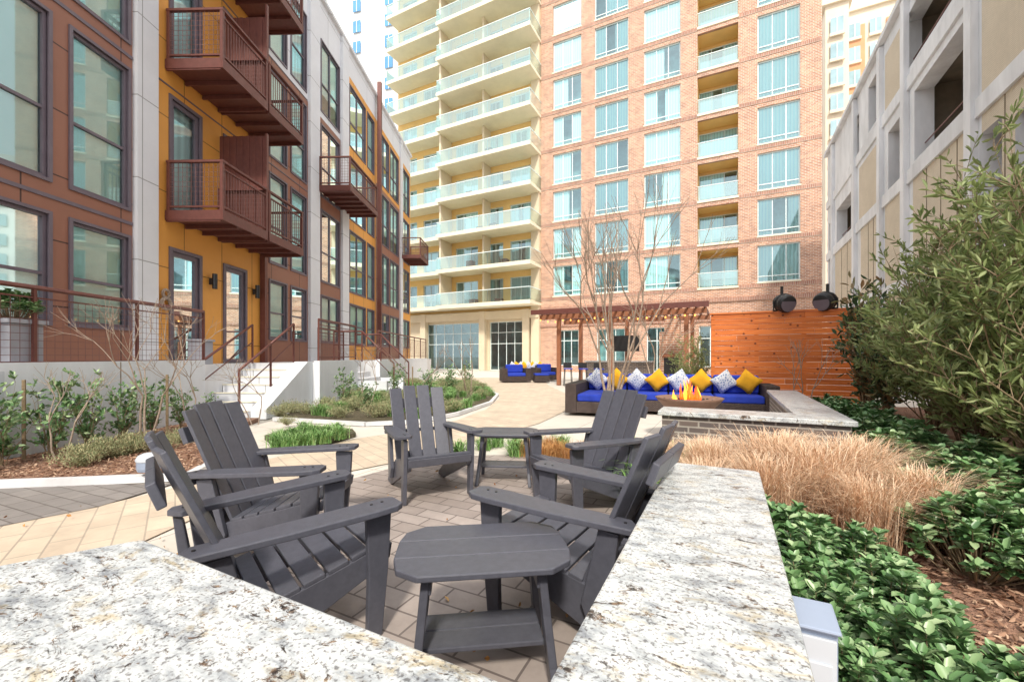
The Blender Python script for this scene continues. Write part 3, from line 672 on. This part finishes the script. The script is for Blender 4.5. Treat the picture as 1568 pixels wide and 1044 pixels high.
# ------------------------------------------------------------ lounge
def sofa(name,loc,rot,L,chaise=True,pill=True):
    b=B(name,loc,rot)
    b.box('frame',0,L,0,.95,.06,.30); b.box('frame',0,L,.78,.951,.302,.80)
    b.box('frame',-.25,-.002,0 if not chaise else -.75,.95,.05,.68); b.box('frame',L+.002,L+.25,0,.95,.05,.68)
    if chaise: b.box('frame',.0,.9,-.75,-.002,.06,.30)
    n=max(1,int(L/.9)); w=L/n
    for i in range(n):
        b.box('seat_cushions',i*w+.01,(i+1)*w-.01,-.74 if (chaise and i==0) else .01,.76,.302,.46)
        b.box('back_cushions',i*w+.015,(i+1)*w-.015,.60,.775,.465,.86)
    if pill:
        k=8
        for i in range(k):
            x=.25+(L-.5)*i/(k-1); part='yellow_pillows' if i%2 else 'patterned_pillows'
            b.pillow(part,(x,.48+.03*(i%3),.72),.42,.16,random.uniform(-.15,.15),.25,math.radians(45)+random.uniform(-.2,.2))
    return b.build({'frame':'wicker','seat_cushions':'blue','back_cushions':'blue','yellow_pillows':'yellow','patterned_pillows':'pattern'},bevel={'seat_cushions':.04,'back_cushions':.05,'frame':.015},smooth=('yellow_pillows','patterned_pillows'),segs=3)
sofa('outdoor_sofa',(1.65,9.85,0),-.36,3.7)
sofa('lounge_chair',(-.2,20.3,0),.2,.9,False,False)
sofa('lounge_chair',(1.5,21.6,0),.3,.8,False,False)
sofa('lounge_sofa',(-.3,22.8,0),-.2,2.0,False,True)
b=B('ottoman',(1.1,20.2,0),.1); b.box('base',0,.7,0,.7,.04,.34); b.box('cushion',.01,.69,.01,.69,.342,.44); b.build({'base':'wicker','cushion':'blue'},bevel={'cushion':.03})
b=B('fire_bowl',(2.75,6.6,0)); b.lathe('bowl',(0,0,0),[(.0,.34),(.20,.36),(.34,.46),(.47,.60),(.50,.64),(.46,.64),(.40,.60),(0,.57)],28); b.lathe('pedestal',(0,0,0),[(0,0),(.28,0),(.24,.3),(.22,.38),(0,.38)],24)
for i in range(30):
    t=random.uniform(0,6.28); r=random.uniform(0,.22); x=r*math.cos(t); y=r*math.sin(t); h=random.uniform(.08,.26)*(1.25-r*3)
    pr='flames' if i%3 else 'flame_core'
    m1=(x+random.uniform(-.02,.02),y,.58+h*.4); m2=(m1[0]+random.uniform(-.02,.02),y,.58+h*.75)
    b.tube(pr,(x,y,.58),m1,.012,.026,n=6); b.tube(pr,m1,m2,.026,.014,n=6); b.tube(pr,m2,(m2[0]+random.uniform(-.03,.03),y,.6+h*1.15),.014,.001,n=6)
for i in range(60):
    t=random.uniform(0,6.28); r=random.uniform(0,.38); s=.025; x,y=r*math.cos(t),r*math.sin(t); b.lathe('lava_rock',(x,y,.59),[(0,-.02),(s,-.01),(s*.8,.015),(0,.025)],6)
b.build({'bowl':'bowl','pedestal':'bowl','flames':'flame','flame_core':'flame2','lava_rock':'black'},smooth=('bowl',))
CW=B('cedar_fence_wall',(5.25,11.2,0),-.46)
Lc=3.2
for i in range(17):
    z=.05+i*.136
    js=[0]+sorted([random.uniform(.6,Lc-.6)])+[Lc]
    for a,c in zip(js[:-1],js[1:]): CW.box('cedar_boards',a+.003,c-.003,-.03-random.uniform(0,.004),0,z,z+.129)
for x in (0,1,2,3.1): CW.box('posts',x,x+.09,.005,.09,0,2.33)
CW.box('cap',-.03,Lc+.03,-.06,.11,2.365,2.405)
CW.build({'cedar_boards':'cedar','posts':'cedar','cap':'cedar'},bevel={'cedar_boards':.004},segs=1)
for x,yaw in ((1.62,.5),(2.5,-.7)):
    p=Vector((5.25,11.2,0))+Vector((math.cos(-.46),math.sin(-.46),0))*x
    b=B('flood_light',(p.x,p.y+.02,2.40),-.46+yaw); b.tube('yoke',(-.24,0,.0),(.24,0,.0),.02); b.tube('yoke',(-.24,0,0),(-.24,0,.24),.017); b.tube('yoke',(.24,0,0),(.24,0,.24),.017)
    prof=[(-.20,.19),(-.17,.22),(-.08,.23),(.02,.215),(.10,.18),(.16,.12),(.19,.04)]
    for (ya,ra),(yb,rb) in zip(prof[:-1],prof[1:]): b.tube('housing',(0,ya,.20+.35*ya),(0,yb,.20+.35*yb),ra,rb,n=18)
    for k in range(4): yy=-.02+k*.045; b.tube('fins',(0,yy,.20+.35*yy),(0,yy+.012,.205+.35*yy),.235-.02*k,.235-.02*k,n=18)
    b.tube('lens',(0,-.21,.127),(0,-.205,.128),.18,n=18); b.tube('yoke',(0,.04,.38),(0,.04,.60),.035)
    b.build({'yoke':'black','housing':'black','lens':'frame_d','fins':'black'},smooth=('housing',))

# pergola
PG=B('pergola',(1.6,18.6,0),-A27)
for x in (0.3,2.6,5.5):
    for y in (0.2,3.3): PG.box('posts',x,x+.16,y,y+.16,0,2.9)
PG.box('beams',-.5,6.3,.18,.36,2.9,3.1); PG.box('beams',-.5,6.3,3.3,3.48,2.9,3.1)
for i in range(23): x=-.4+i*.3; PG.box('slats',x,x+.06,-.5,4.1,3.102,3.22)
PG.box('roof_edge',-.6,6.4,-.56,-.502,3.06,3.26)
for i in range(19):
    x=-.4+i*.35; z=2.86-.1*abs(math.sin(i*.9)); PG.lathe('string_lights',(x,.05,z),[(0,-.05),(.035,-.02),(.03,.03),(0,.05)],8)
    PG.tube('cable',(x,.05,z+.05),(x+.35,.05,2.91-.1*abs(math.sin((i+1)*.9))),.006,n=3)
PG.box('brick_fireplace',4.4,5.4,1.6,2.4,0,2.3); PG.box('brick_fireplace',4.6,5.2,1.7,2.3,2.3,2.88); PG.box('firebox',4.6,5.2,1.57,1.598,.5,1.2); PG.box('hood',4.5,5.3,1.45,1.597,1.25,1.34)
PG.box('bar_counter',1.0,4.0,2.2,2.8,0,1.0); PG.box('bar_top',.95,4.05,2.1,2.85,1.002,1.06); PG.box('tv',2.0,3.3,3.1,3.17,1.5,2.25)
PG.build({'posts':'pergwood','beams':'pergwood','slats':'rail','roof_edge':'rail','string_lights':'bulb','cable':'black','brick_fireplace':'brick','firebox':'black','hood':'pergwood','bar_counter':'brickgrey','bar_top':'granite','tv':'black'})
for i,(x,y) in enumerate(((2.4,18.2),(3.0,17.9),(3.6,17.6))):
    b=B('bar_stool',(x,y,0)); 
    for a in (-.17,.17):
        for c in (-.17,.17): b.tube('legs',(a,c,0),(a*.8,c*.8,.72),.015)
    b.box('seat',-.18,.18,-.18,.18,.72,.76); b.box('backrest',-.18,.18,.15,.18,.77,1.0); b.tube('legs',(-.15,-.15,.25),(.15,-.15,.25),.01); b.build({'legs':'black','seat':'blue','backrest':'black'})

x,y,_=survey(228,738); b=B('path_light',(x,y,0)); b.tube('post',(0,0,0),(0,0,.14),.03,n=10); b.lathe('housing',(0,0,.12),[(0,0),(.09,0),(.10,.03),(.10,.1),(0,.1)],16); b.lathe('dome',(0,0,.22),[(.105,0),(.11,.02),(.09,.055),(.05,.075),(0,.082)],16)
b.build({'post':'black','housing':'plasblue','dome':'plaswhite'},smooth=('dome',))
b=B('electrical_outlet_box',(.81,1.14,0),-A27); b.box('post',-.02,.02,-.02,.02,0,.34); b.box('box_body',-.045,.045,-.05,.05,.32,.575); b.box('cover',-.04,.04,-.062,-.052,.34,.56); b.box('cover',-.03,.03,-.068,-.063,.40,.50); b.box('hinge',-.047,-.041,-.066,-.053,.36,.54); b.prism('hood',[(-.05,-.066,.576),(.05,-.066,.576),(.05,.055,.592),(-.05,.055,.592)],(0,0,.01)); b.build({'post':'plasblue','box_body':'plasblue','cover':'plaswhite','hood':'plasblue','hinge':'black'},bevel=.005)

# ------------------------------------------------------------ vegetation
def addmesh(name,v,f,mat):
    me=bpy.data.meshes.new(name); me.vertices.add(len(v)); me.vertices.foreach_set('co',v.astype(np.float32).ravel())
    k=f.shape[1]; me.loops.add(f.size); me.loops.foreach_set('vertex_index',f.astype(np.int32).ravel())
    me.polygons.add(len(f)); me.polygons.foreach_set('loop_start',np.arange(0,f.size,k,dtype=np.int32)); me.polygons.foreach_set('loop_total',np.full(len(f),k,dtype=np.int32))
    me.update(calc_edges=True); me.validate(); me.materials.append(mat); return me
def nrm(a): return a/np.maximum(1e-6,np.linalg.norm(a,axis=1,keepdims=True))
def leafmesh(name,P,D,L,W,mat):
    n=len(P); D=nrm(D); r=rng.normal(size=(n,3)); S=nrm(np.cross(D,r)); U=np.cross(S,D)
    L=L*rng.uniform(.7,1.25,size=(n,1)); W=W*rng.uniform(.8,1.2,size=(n,1))
    a=P; t=P+D*L-U*L*.12; m1=P+D*L*.45+S*W*.5+U*L*.05; m2=P+D*L*.45-S*W*.5+U*L*.05; m3=P+D*L*.8+S*W*.33; m4=P+D*L*.8-S*W*.33
    v=np.stack([a,m1,m3,t,m4,m2],1).reshape(-1,3); b=np.arange(n)[:,None]*6
    f=np.concatenate([b+np.array([[0,1,2,3]]),b+np.array([[0,3,4,5]])],0)
    return addmesh(name,v,f,MT[mat])
def group(name,meshes,loc=(0,0,0),rot=0,s=1.0):
    par=bpy.data.objects.new(name,None); scene.collection.objects.link(par); par.location=loc; par.rotation_euler=(0,0,rot); par.scale=(s,)*3 if not isinstance(s,tuple) else s
    for n,m in meshes:
        o=bpy.data.objects.new(n,m); scene.collection.objects.link(o); o.parent=par
    return par
def tubemesh(name,segs,mat,n=5):
    b=B(name)
    for p0,p1,r0,r1 in segs: b.tube('t',p0,p1,r0,r1,n=n,cap=False)
    v,f=b.p['t']; return addmesh(name,np.array(v),np.array(f),MT[mat])
def shrub_meshes(R,H,nst,nl,L,W,leaf,clump=.12,open_=.3,stem='barkgreen',up=.5,z0=.1,sr=1.0):
    segs=[];P=[];D=[]
    for i in range(nst):
        t=rng.uniform(0,2*math.pi); rr=R*math.sqrt(rng.uniform(0,1)); h=H*(1-.45*(rr/R)**2)*rng.uniform(.72,1.05)
        end=np.array([rr*math.cos(t),rr*math.sin(t),h]); mid=np.array([end[0]*.35,end[1]*.35,h*.5])+rng.normal(size=3)*.03*R
        segs.append((tuple(np.array([end[0]*.1,end[1]*.1,0])),tuple(mid),.012*H*sr,.008*H*sr)); segs.append((tuple(mid),tuple(end),.008*H*sr,.002*H*sr))
        m=nl//nst
        s=rng.uniform(open_,1.0,size=(m,1))**.7
        p=np.where(s<.5,mid*(s*2),mid+(end-mid)*(s*2-1)); off=rng.normal(size=(m,3)); off=nrm(off)*clump*rng.uniform(0,1,size=(m,1))**.5
        p=p+off; p[:,2]=np.maximum(p[:,2],z0*.3)
        P.append(p); D.append(off/clump*.9+np.array([0,0,up])+rng.normal(size=(m,3))*.35)
    return [('stems',tubemesh('stems',segs,stem,4)),('leaves',leafmesh('leaves',np.concatenate(P),np.concatenate(D),L,W,leaf))]
def rosettes(R,H,nst,L,W,leaf,per=7,tiers=3):
    segs=[];P=[];D=[]
    for i in range(nst):
        t=rng.uniform(0,2*math.pi); rr=R*math.sqrt(rng.uniform(0,1)); h=H*(1-.5*(rr/R)**2)*rng.uniform(.7,1.08)
        a=np.array([rr*math.cos(t)*.2,rr*math.sin(t)*.2,0]); e=np.array([rr*math.cos(t),rr*math.sin(t),h]); mid=(a+e)/2+np.array([0,0,-.02])
        segs.append((tuple(a),tuple(mid),.005,.004)); segs.append((tuple(mid),tuple(e),.004,.002))
        ax=(e-mid)/np.linalg.norm(e-mid)
        for k in range(tiers):
            c=e-ax*(.028*k+0.01); ang0=rng.uniform(0,6.28)
            for j in range(per-k//2):
                an=ang0+j*2*math.pi/per; out=np.array([math.cos(an),math.sin(an),0]); lift=1.1-.45*k
                P.append(c+rng.normal(size=3)*.004); D.append(out+ax*lift+rng.normal(size=3)*.15)
    P=np.array(P); D=np.array(D)
    n=len(P); Dn=nrm(D); S=nrm(np.cross(Dn,np.tile(np.array([[0,0,1.]]),(n,1))+rng.normal(size=(n,3))*.15)); U=np.cross(S,Dn)
    Ls=L*rng.uniform(.75,1.2,size=(n,1)); Ws=W*rng.uniform(.8,1.2,size=(n,1))
    a=P; tp=P+Dn*Ls-U*Ls*.15; m1=P+Dn*Ls*.4+S*Ws*.45+U*Ls*.09; m2=P+Dn*Ls*.4-S*Ws*.45+U*Ls*.09; m3=P+Dn*Ls*.75+S*Ws*.42+U*Ls*.03; m4=P+Dn*Ls*.75-S*Ws*.42+U*Ls*.03
    v=np.stack([a,m1,m3,tp,m4,m2],1).reshape(-1,3); b=np.arange(n)[:,None]*6
    f=np.concatenate([b+np.array([[0,1,2,3]]),b+np.array([[0,3,4,5]])],0)
    return [('stems',tubemesh('stems',segs,'barkgreen',4)),('leaves',addmesh('leaves',v,f,MT[leaf]))]
def twiggy(R,H,nst,leaf,L,W,per=9,tw=9,s0=.3):
    segs=[];P=[];D=[]
    for i in range(nst):
        t=rng.uniform(0,2*math.pi); rr=R*rng.uniform(.15,1)**.6; h=H*(1-.5*(rr/R)**2)*rng.uniform(.65,1.05)
        pts=[np.array([.08*rr*math.cos(t),.08*rr*math.sin(t),0.])]
        for k in range(1,6):
            s=k/5; q=np.array([rr*math.cos(t)*s**1.3,rr*math.sin(t)*s**1.3,h*s])+rng.normal(size=3)*.035*R; pts.append(q)
        sr=min(1,H/2.0)
        for k in range(5): segs.append((tuple(pts[k]),tuple(pts[k+1]),.013*sr*(1-k*.18),.013*sr*(1-(k+1)*.18)))
        for j in range(tw):
            s=rng.uniform(s0,1)*5; k=min(4,int(s)); q=pts[k]+(pts[k+1]-pts[k])*(s-k)
            dd=rng.normal(size=3); dd[2]=abs(dd[2])*.8+.4; dd/=np.linalg.norm(dd); Lt=rng.uniform(.15,.38)*min(1,H/2.2+.1)
            e=q+dd*Lt; segs.append((tuple(q),tuple(e),.004*sr,.0015))
            m=rng.integers(per-3,per+5); a=rng.uniform(.2,1.05,size=(m,1)); p=q+dd*Lt*a
            P.append(p); D.append(rng.normal(size=(m,3))*.75+dd*1.0+np.array([0,0,.25]))
    return [('stems',tubemesh('stems',segs,'barkgreen',4)),('leaves',leafmesh('leaves',np.concatenate(P),np.concatenate(D),L,W,leaf))]
def blades(name,n,R,H,W,mat,arch=.6,base=.06,seg=4):
    V=[]
    th=rng.uniform(0,2*math.pi,n); out=rng.uniform(.1,1,n)*R; h=H*rng.uniform(.55,1.1,n); bx=rng.normal(size=(n,2))*base
    for i in range(seg+1):
        s=i/seg; w=W*(1-s)**.6*.5+W*.04
        r=out*(s**1.6); z=h*(s-arch*.55*s**3)
        cx=bx[:,0]+r*np.cos(th); cy=bx[:,1]+r*np.sin(th)
        V.append(np.stack([cx-np.sin(th)*w,cy+np.cos(th)*w,z],1)); V.append(np.stack([cx+np.sin(th)*w,cy-np.cos(th)*w,z],1))
    v=np.stack(V,1).reshape(-1,3); k=2*(seg+1); b=np.arange(n)[:,None]*k
    f=np.concatenate([b+np.array([[2*i,2*i+1,2*i+3,2*i+2]]) for i in range(seg)],0)
    return addmesh(name,v,f,MT[mat])
def inst(name,variants,loc,s=1.0):
    m=random.choice(variants); return group(name,m,loc,random.uniform(0,6.28),s)
gard=[rosettes(.30,.42,70,.060,.034,'leafA') for _ in range(4)]
wax=[twiggy(.85,2.9,30,'leafB',.088,.022,10,20) for _ in range(3)]
mag=[shrub_meshes(.5,3.0,36,1700,.16,.06,'leafC',.15,.12,up=.5,sr=.6)]
laur=[twiggy(.36,1.12,10,'leafA',.065,.034,6,8,.15) for _ in range(3)]
heath=[shrub_meshes(.34,.30,50,1600,.035,.009,'leafE',.06,.1,up=.9) for _ in range(2)]
liri=[[('leaves',blades('leaves',170,.28,.36,.013,'leafD',.8,.05))] for _ in range(3)]
straw=[[('leaves',blades('leaves',1300,.46,.80,.0045,'straw',.75,.07,5))] for _ in range(3)]
rust=[[('leaves',blades('leaves',400,.25,.36,.005,'rust',.7,.06))] for _ in range(2)]
for x,y,s in ((1.27,1.95,.85),(1.42,2.2,.9),(1.58,1.95,.8),(1.18,1.62,.8),(1.42,1.62,.8),(1.05,1.35,.7),(1.3,1.3,.8),(1.2,1.02,.8),(1.5,1.12,.75),(1.02,.93,.5),(1.35,.8,.75),(1.65,.8,.8),
              (2.35,2.15,1.0),(2.65,2.25,1.0),(2.65,1.85,.85),(2.6,1.5,.8),(2.8,1.5,1.0),(2.4,1.1,.7),(2.6,1.15,.9),(2.9,1.9,1.0),(3.0,2.6,1.1),(2.75,2.8,.9)):
    inst('gardenia_shrub',gard,(x,y,.14),s)
for x,y,s in ((1.35,2.95,.82),(1.70,2.8,.95),(2.05,2.85,1.08),(1.55,3.35,.95),(2.0,3.3,1.08),(2.42,3.05,1.1),(1.75,3.75,.8),(2.3,3.55,.98),(2.8,3.3,.95),(1.4,3.85,.75),(2.5,2.6,.9),(2.1,2.5,.85)):
    inst('dry_ornamental_grass',straw,(x,y,.14),s)
for x,y in ((1.25,4.2),(1.45,4.35),(1.1,3.9),(1.2,3.6),(1.35,4.0),(1.05,4.5),(1.15,3.2),(1.05,3.5),(1.3,4.6),(1.6,4.35),(1.1,3.0),(1.25,3.35)):
    inst('liriope_clump',liri,(x,y,.12),1.25)
for u,v in ((835,722),(860,715),(885,722),(905,715),(815,712),(845,705),(945,720),(960,712)):
    x,y,_=survey(u,v,.0); inst('rust_grass',rust,(x,y+.45,.0),.9)
for u,v in ((700,700),(740,690),(790,692),(820,690),(760,685),(860,690),(790,700)):
    x,y,_=survey(u,v,.0); inst('liriope_clump',liri,(x,y+.1,.0),.9)
for x,y,s in ((4.25,3.75,1.0),(4.9,3.6,1.28),(5.1,4.7,1.12),(5.9,5.9,1.05),(6.3,4.6,1.25),(3.8,2.9,1.05),(4.5,2.7,1.2),(7.2,7.0,1.0)):
    inst('wax_myrtle',wax,(x,y,.14),s)
inst('magnolia_tree',mag,(6.95,8.3,.14),.98); inst('magnolia_tree',mag,(6.55,7.4,.14),.8); inst('wax_myrtle',wax,(5.2,12.4,.0),.7)
for x,y in ((3.35,2.4),(3.3,1.5),(3.7,3.3),(3.5,3.8),(4.1,4.6),(4.5,5.3),(3.2,3.1),(4.9,6.3),(5.2,7.0),(3.9,4.2),(3.0,3.4),(4.3,5.7),(3.3,3.9),(3.65,4.4)):
    inst('low_holly_shrub',gard,(x,y,.14),random.uniform(1.0,1.3))
# left bed
for y,x,s in ((4.2,-5.6,.95),(4.7,-5.65,1.0),(5.2,-5.65,1.0),(5.6,-5.6,1.0),(6.05,-5.55,.95),(6.6,-5.6,.85),(7.2,-5.6,.75),(7.8,-5.6,.6)):
    inst('laurel_shrub',laur,(x,y,.04),s)
for u,v,s in ((150,705,1),(205,695,1),(125,715,.9),(245,690,.8),(180,700,.9),(280,680,.8),(330,672,.8),(430,638,.9),(470,634,.9),(520,640,.9),(440,650,.6),(540,628,1),(500,626,1)):
    x,y,_=survey(u,v,.05); inst('heather_shrub',heath,(max(x,-5.5),y,.04),s)
for u,v in ((425,683),(445,685),(470,681),(495,677),(450,673),(480,668),(520,671),(430,676),(515,664),(500,668),(465,663)):
    x,y,_=survey(u,v,.05); inst('liriope_clump',liri,(x,y,.04),.9)
def inpoly(x,y,P):
    c=False;n=len(P)
    for i in range(n):
        x1,y1=P[i];x2,y2=P[i-1]
        if (y1>y)!=(y2>y) and x<(x2-x1)*(y-y1)/(y2-y1)+x1: c=not c
    return c
cnt=0
while cnt<130:
    x=random.uniform(-5,0);y=random.uniform(7.5,19)
    if inpoly(x,y,cb_):
        cnt+=1; inst('groundcover_clump',liri if random.random()<.7 else heath,(x,y,.04),random.uniform(.9,1.2))
for x,y,s in ((-3.2,9.4,.7),(-4.2,10.6,.9),(-3.4,12.3,.9),(-2.6,13,.9),(-2.2,14.8,1),(-4.2,15.8,1),(-1.8,17,1)):
    inst('laurel_shrub',laur,(x,y,.04),s)
def chips(name,poly,n,z,mat='chips',L=.045,W=.014):
    xs=np.array([p[0] for p in poly]); ys=np.array([p[1] for p in poly]); P=[]
    while len(P)<n:
        x=random.uniform(xs.min(),xs.max()); y=random.uniform(ys.min(),ys.max())
        if inpoly(x,y,poly): P.append((x,y,z+random.uniform(0,.02)))
    P=np.array(P); D=rng.normal(size=(n,3)); D[:,2]*=.25
    o=bpy.data.objects.new(name,leafmesh(name,P,D,L,W,mat)); scene.collection.objects.link(o)
chips('mulch_chips',[(.9,.5),(1.3,2.4),(2.6,3.6),(4.0,3.6),(3.6,.6)],9000,.163)
chips('mulch_chips',[(-5.9,2.3),(-5.9,7.9),(-4.8,7.5),(-3.9,6.0),(-3.4,4.5),(-5.2,4.15)],6000,.063)
chips('fallen_leaves',[(-3.0,1.7),(-.1,1.0),(1.2,3.0),(1.0,5.2),(-1.8,5.0),(-4.5,3.2)],90,.008,'rust',.035,.018)
def bare(name,loc,H,trunks,spread,depth=4,r0=.03,mat='bark',lean=.35):
    segs=[]
    def br(p,d,L,r,k):
        n=3
        for i in range(n):
            d=(d+Vector(rng.normal(size=3)*.10)+Vector((0,0,.06))).normalized(); q=p+d*L/n; segs.append((tuple(p),tuple(q),r*(1-i*.12),r*(1-(i+1)*.12))); p=q
        if k==0: return
        for j in range(2 if k>2 else 3):
            a=Vector(rng.normal(size=3)); a=(a-d*a.dot(d)).normalized()
            br(p,(d+a*spread*rng.uniform(.5,1.1)).normalized(),L*rng.uniform(.62,.85),r*.6,k-1)
    for t in range(trunks):
        an=2*math.pi*t/trunks+rng.uniform(-.3,.3); d=Vector((math.cos(an)*lean,math.sin(an)*lean,1)).normalized() if trunks>1 else Vector((0,0,1))
        br(Vector((math.cos(an)*.05,math.sin(an)*.05,0)),d,H*.36,r0,depth)
    return group(name,[('branches',tubemesh('branches',segs,mat,5))],loc)
bare('bare_crepe_myrtle',(1.9,8.2,0),3.75,7,.36,4,.032,lean=.15)
bare('bare_sapling',(-5.1,5.9,.05),1.9,3,.6,4,.018,lean=.15)
bare('bare_sapling',(-5.2,6.9,.05),1.5,2,.6,3,.014,lean=.2); bare('bare_sapling',(-5.2,4.9,.05),1.3,2,.6,3,.012,lean=.2); bare('bare_sapling',(-4.6,7.6,.05),1.4,2,.6,3,.012,lean=.2)
bare('bare_sapling',(-1.35,13.5,.0),2.0,2,.5,3,.02,lean=.2); bare('bare_sapling',(-2.5,11,.0),1.7,2,.6,3,.015,lean=.3); bare('bare_sapling',(-3.4,10,.0),1.7,2,.6,3,.015,lean=.3); bare('bare_sapling',(5.0,15.0,0),3.6,3,.5,3,.03,lean=.25); bare('bare_sapling',(5.4,7.9,.1),1.6,3,.5,3,.014,lean=.25)
for x,y in ((-5.2,6.4),(-5.75,5.0),(-2.6,11.1),(-1.5,13.5)):
    b=B('tree_stake'); b.tube('s',(x,y,0),(x,y,1.0),.018); b.build({'s':'barkgreen'})
def planter(x,y,z,s,pl=True):
    b=B('square_planter',(x,y,z)); b.prism('pot',[(-s*.42,-s*.42,0),(s*.42,-s*.42,0),(s*.42,s*.42,0),(-s*.42,s*.42,0)],(0,0,s*1.3)); b.box('rim',-s/2,s/2,-s/2,s/2,s*1.3,s*1.42); b.build({'pot':'steel','rim':'steel'},bevel=.008)
    if pl: inst('potted_shrub',gard,(x,y,z+s*1.3),1.0)
planter(-6.6,4.75,1.1,.5); planter(-6.3,5.35,1.1,.45); planter(-6.75,9.2,1.1,.38,False)

# ------------------------------------------------------------ light
w=bpy.data.worlds.new('World'); scene.world=w; w.use_nodes=True; nt=w.node_tree; bg=nt.nodes['Background']
sky=nt.nodes.new('ShaderNodeTexSky'); sky.sky_type='NISHITA'; sky.sun_disc=False
el=math.radians(46); az=math.radians(183)
sky.sun_elevation=el; sky.sun_rotation=az; sky.dust_density=3; sky.air_density=1.0
mx=nt.nodes.new('ShaderNodeMix'); mx.data_type='RGBA'; mx.inputs[0].default_value=.75; mx.inputs[7].default_value=(12.4,12.4,12.5,1)
nt.links.new(sky.outputs[0],mx.inputs[6]); nt.links.new(mx.outputs[2],bg.inputs[0]); bg.inputs[1].default_value=.15
sd=bpy.data.lights.new('sun','SUN'); sd.energy=3.7; sd.angle=math.radians(6); sd.color=(1,.93,.81)
so=bpy.data.objects.new('sun',sd); scene.collection.objects.link(so)
dv=Vector((math.sin(az)*math.cos(el),math.cos(az)*math.cos(el),math.sin(el)))
so.rotation_euler=(-dv).to_track_quat('-Z','Y').to_euler()
scene.view_settings.view_transform='Standard'; scene.view_settings.look='None'; scene.view_settings.exposure=0
cam=bpy.data.cameras.new('camera'); co=bpy.data.objects.new('camera',cam); scene.collection.objects.link(co)
co.location=(0,0,HC); co.rotation_euler=(math.radians(90),0,0); cam.sensor_width=36; cam.lens=36*F/1568; cam.shift_y=23/1568; cam.clip_end=1500; cam.clip_start=.05
scene.camera=co
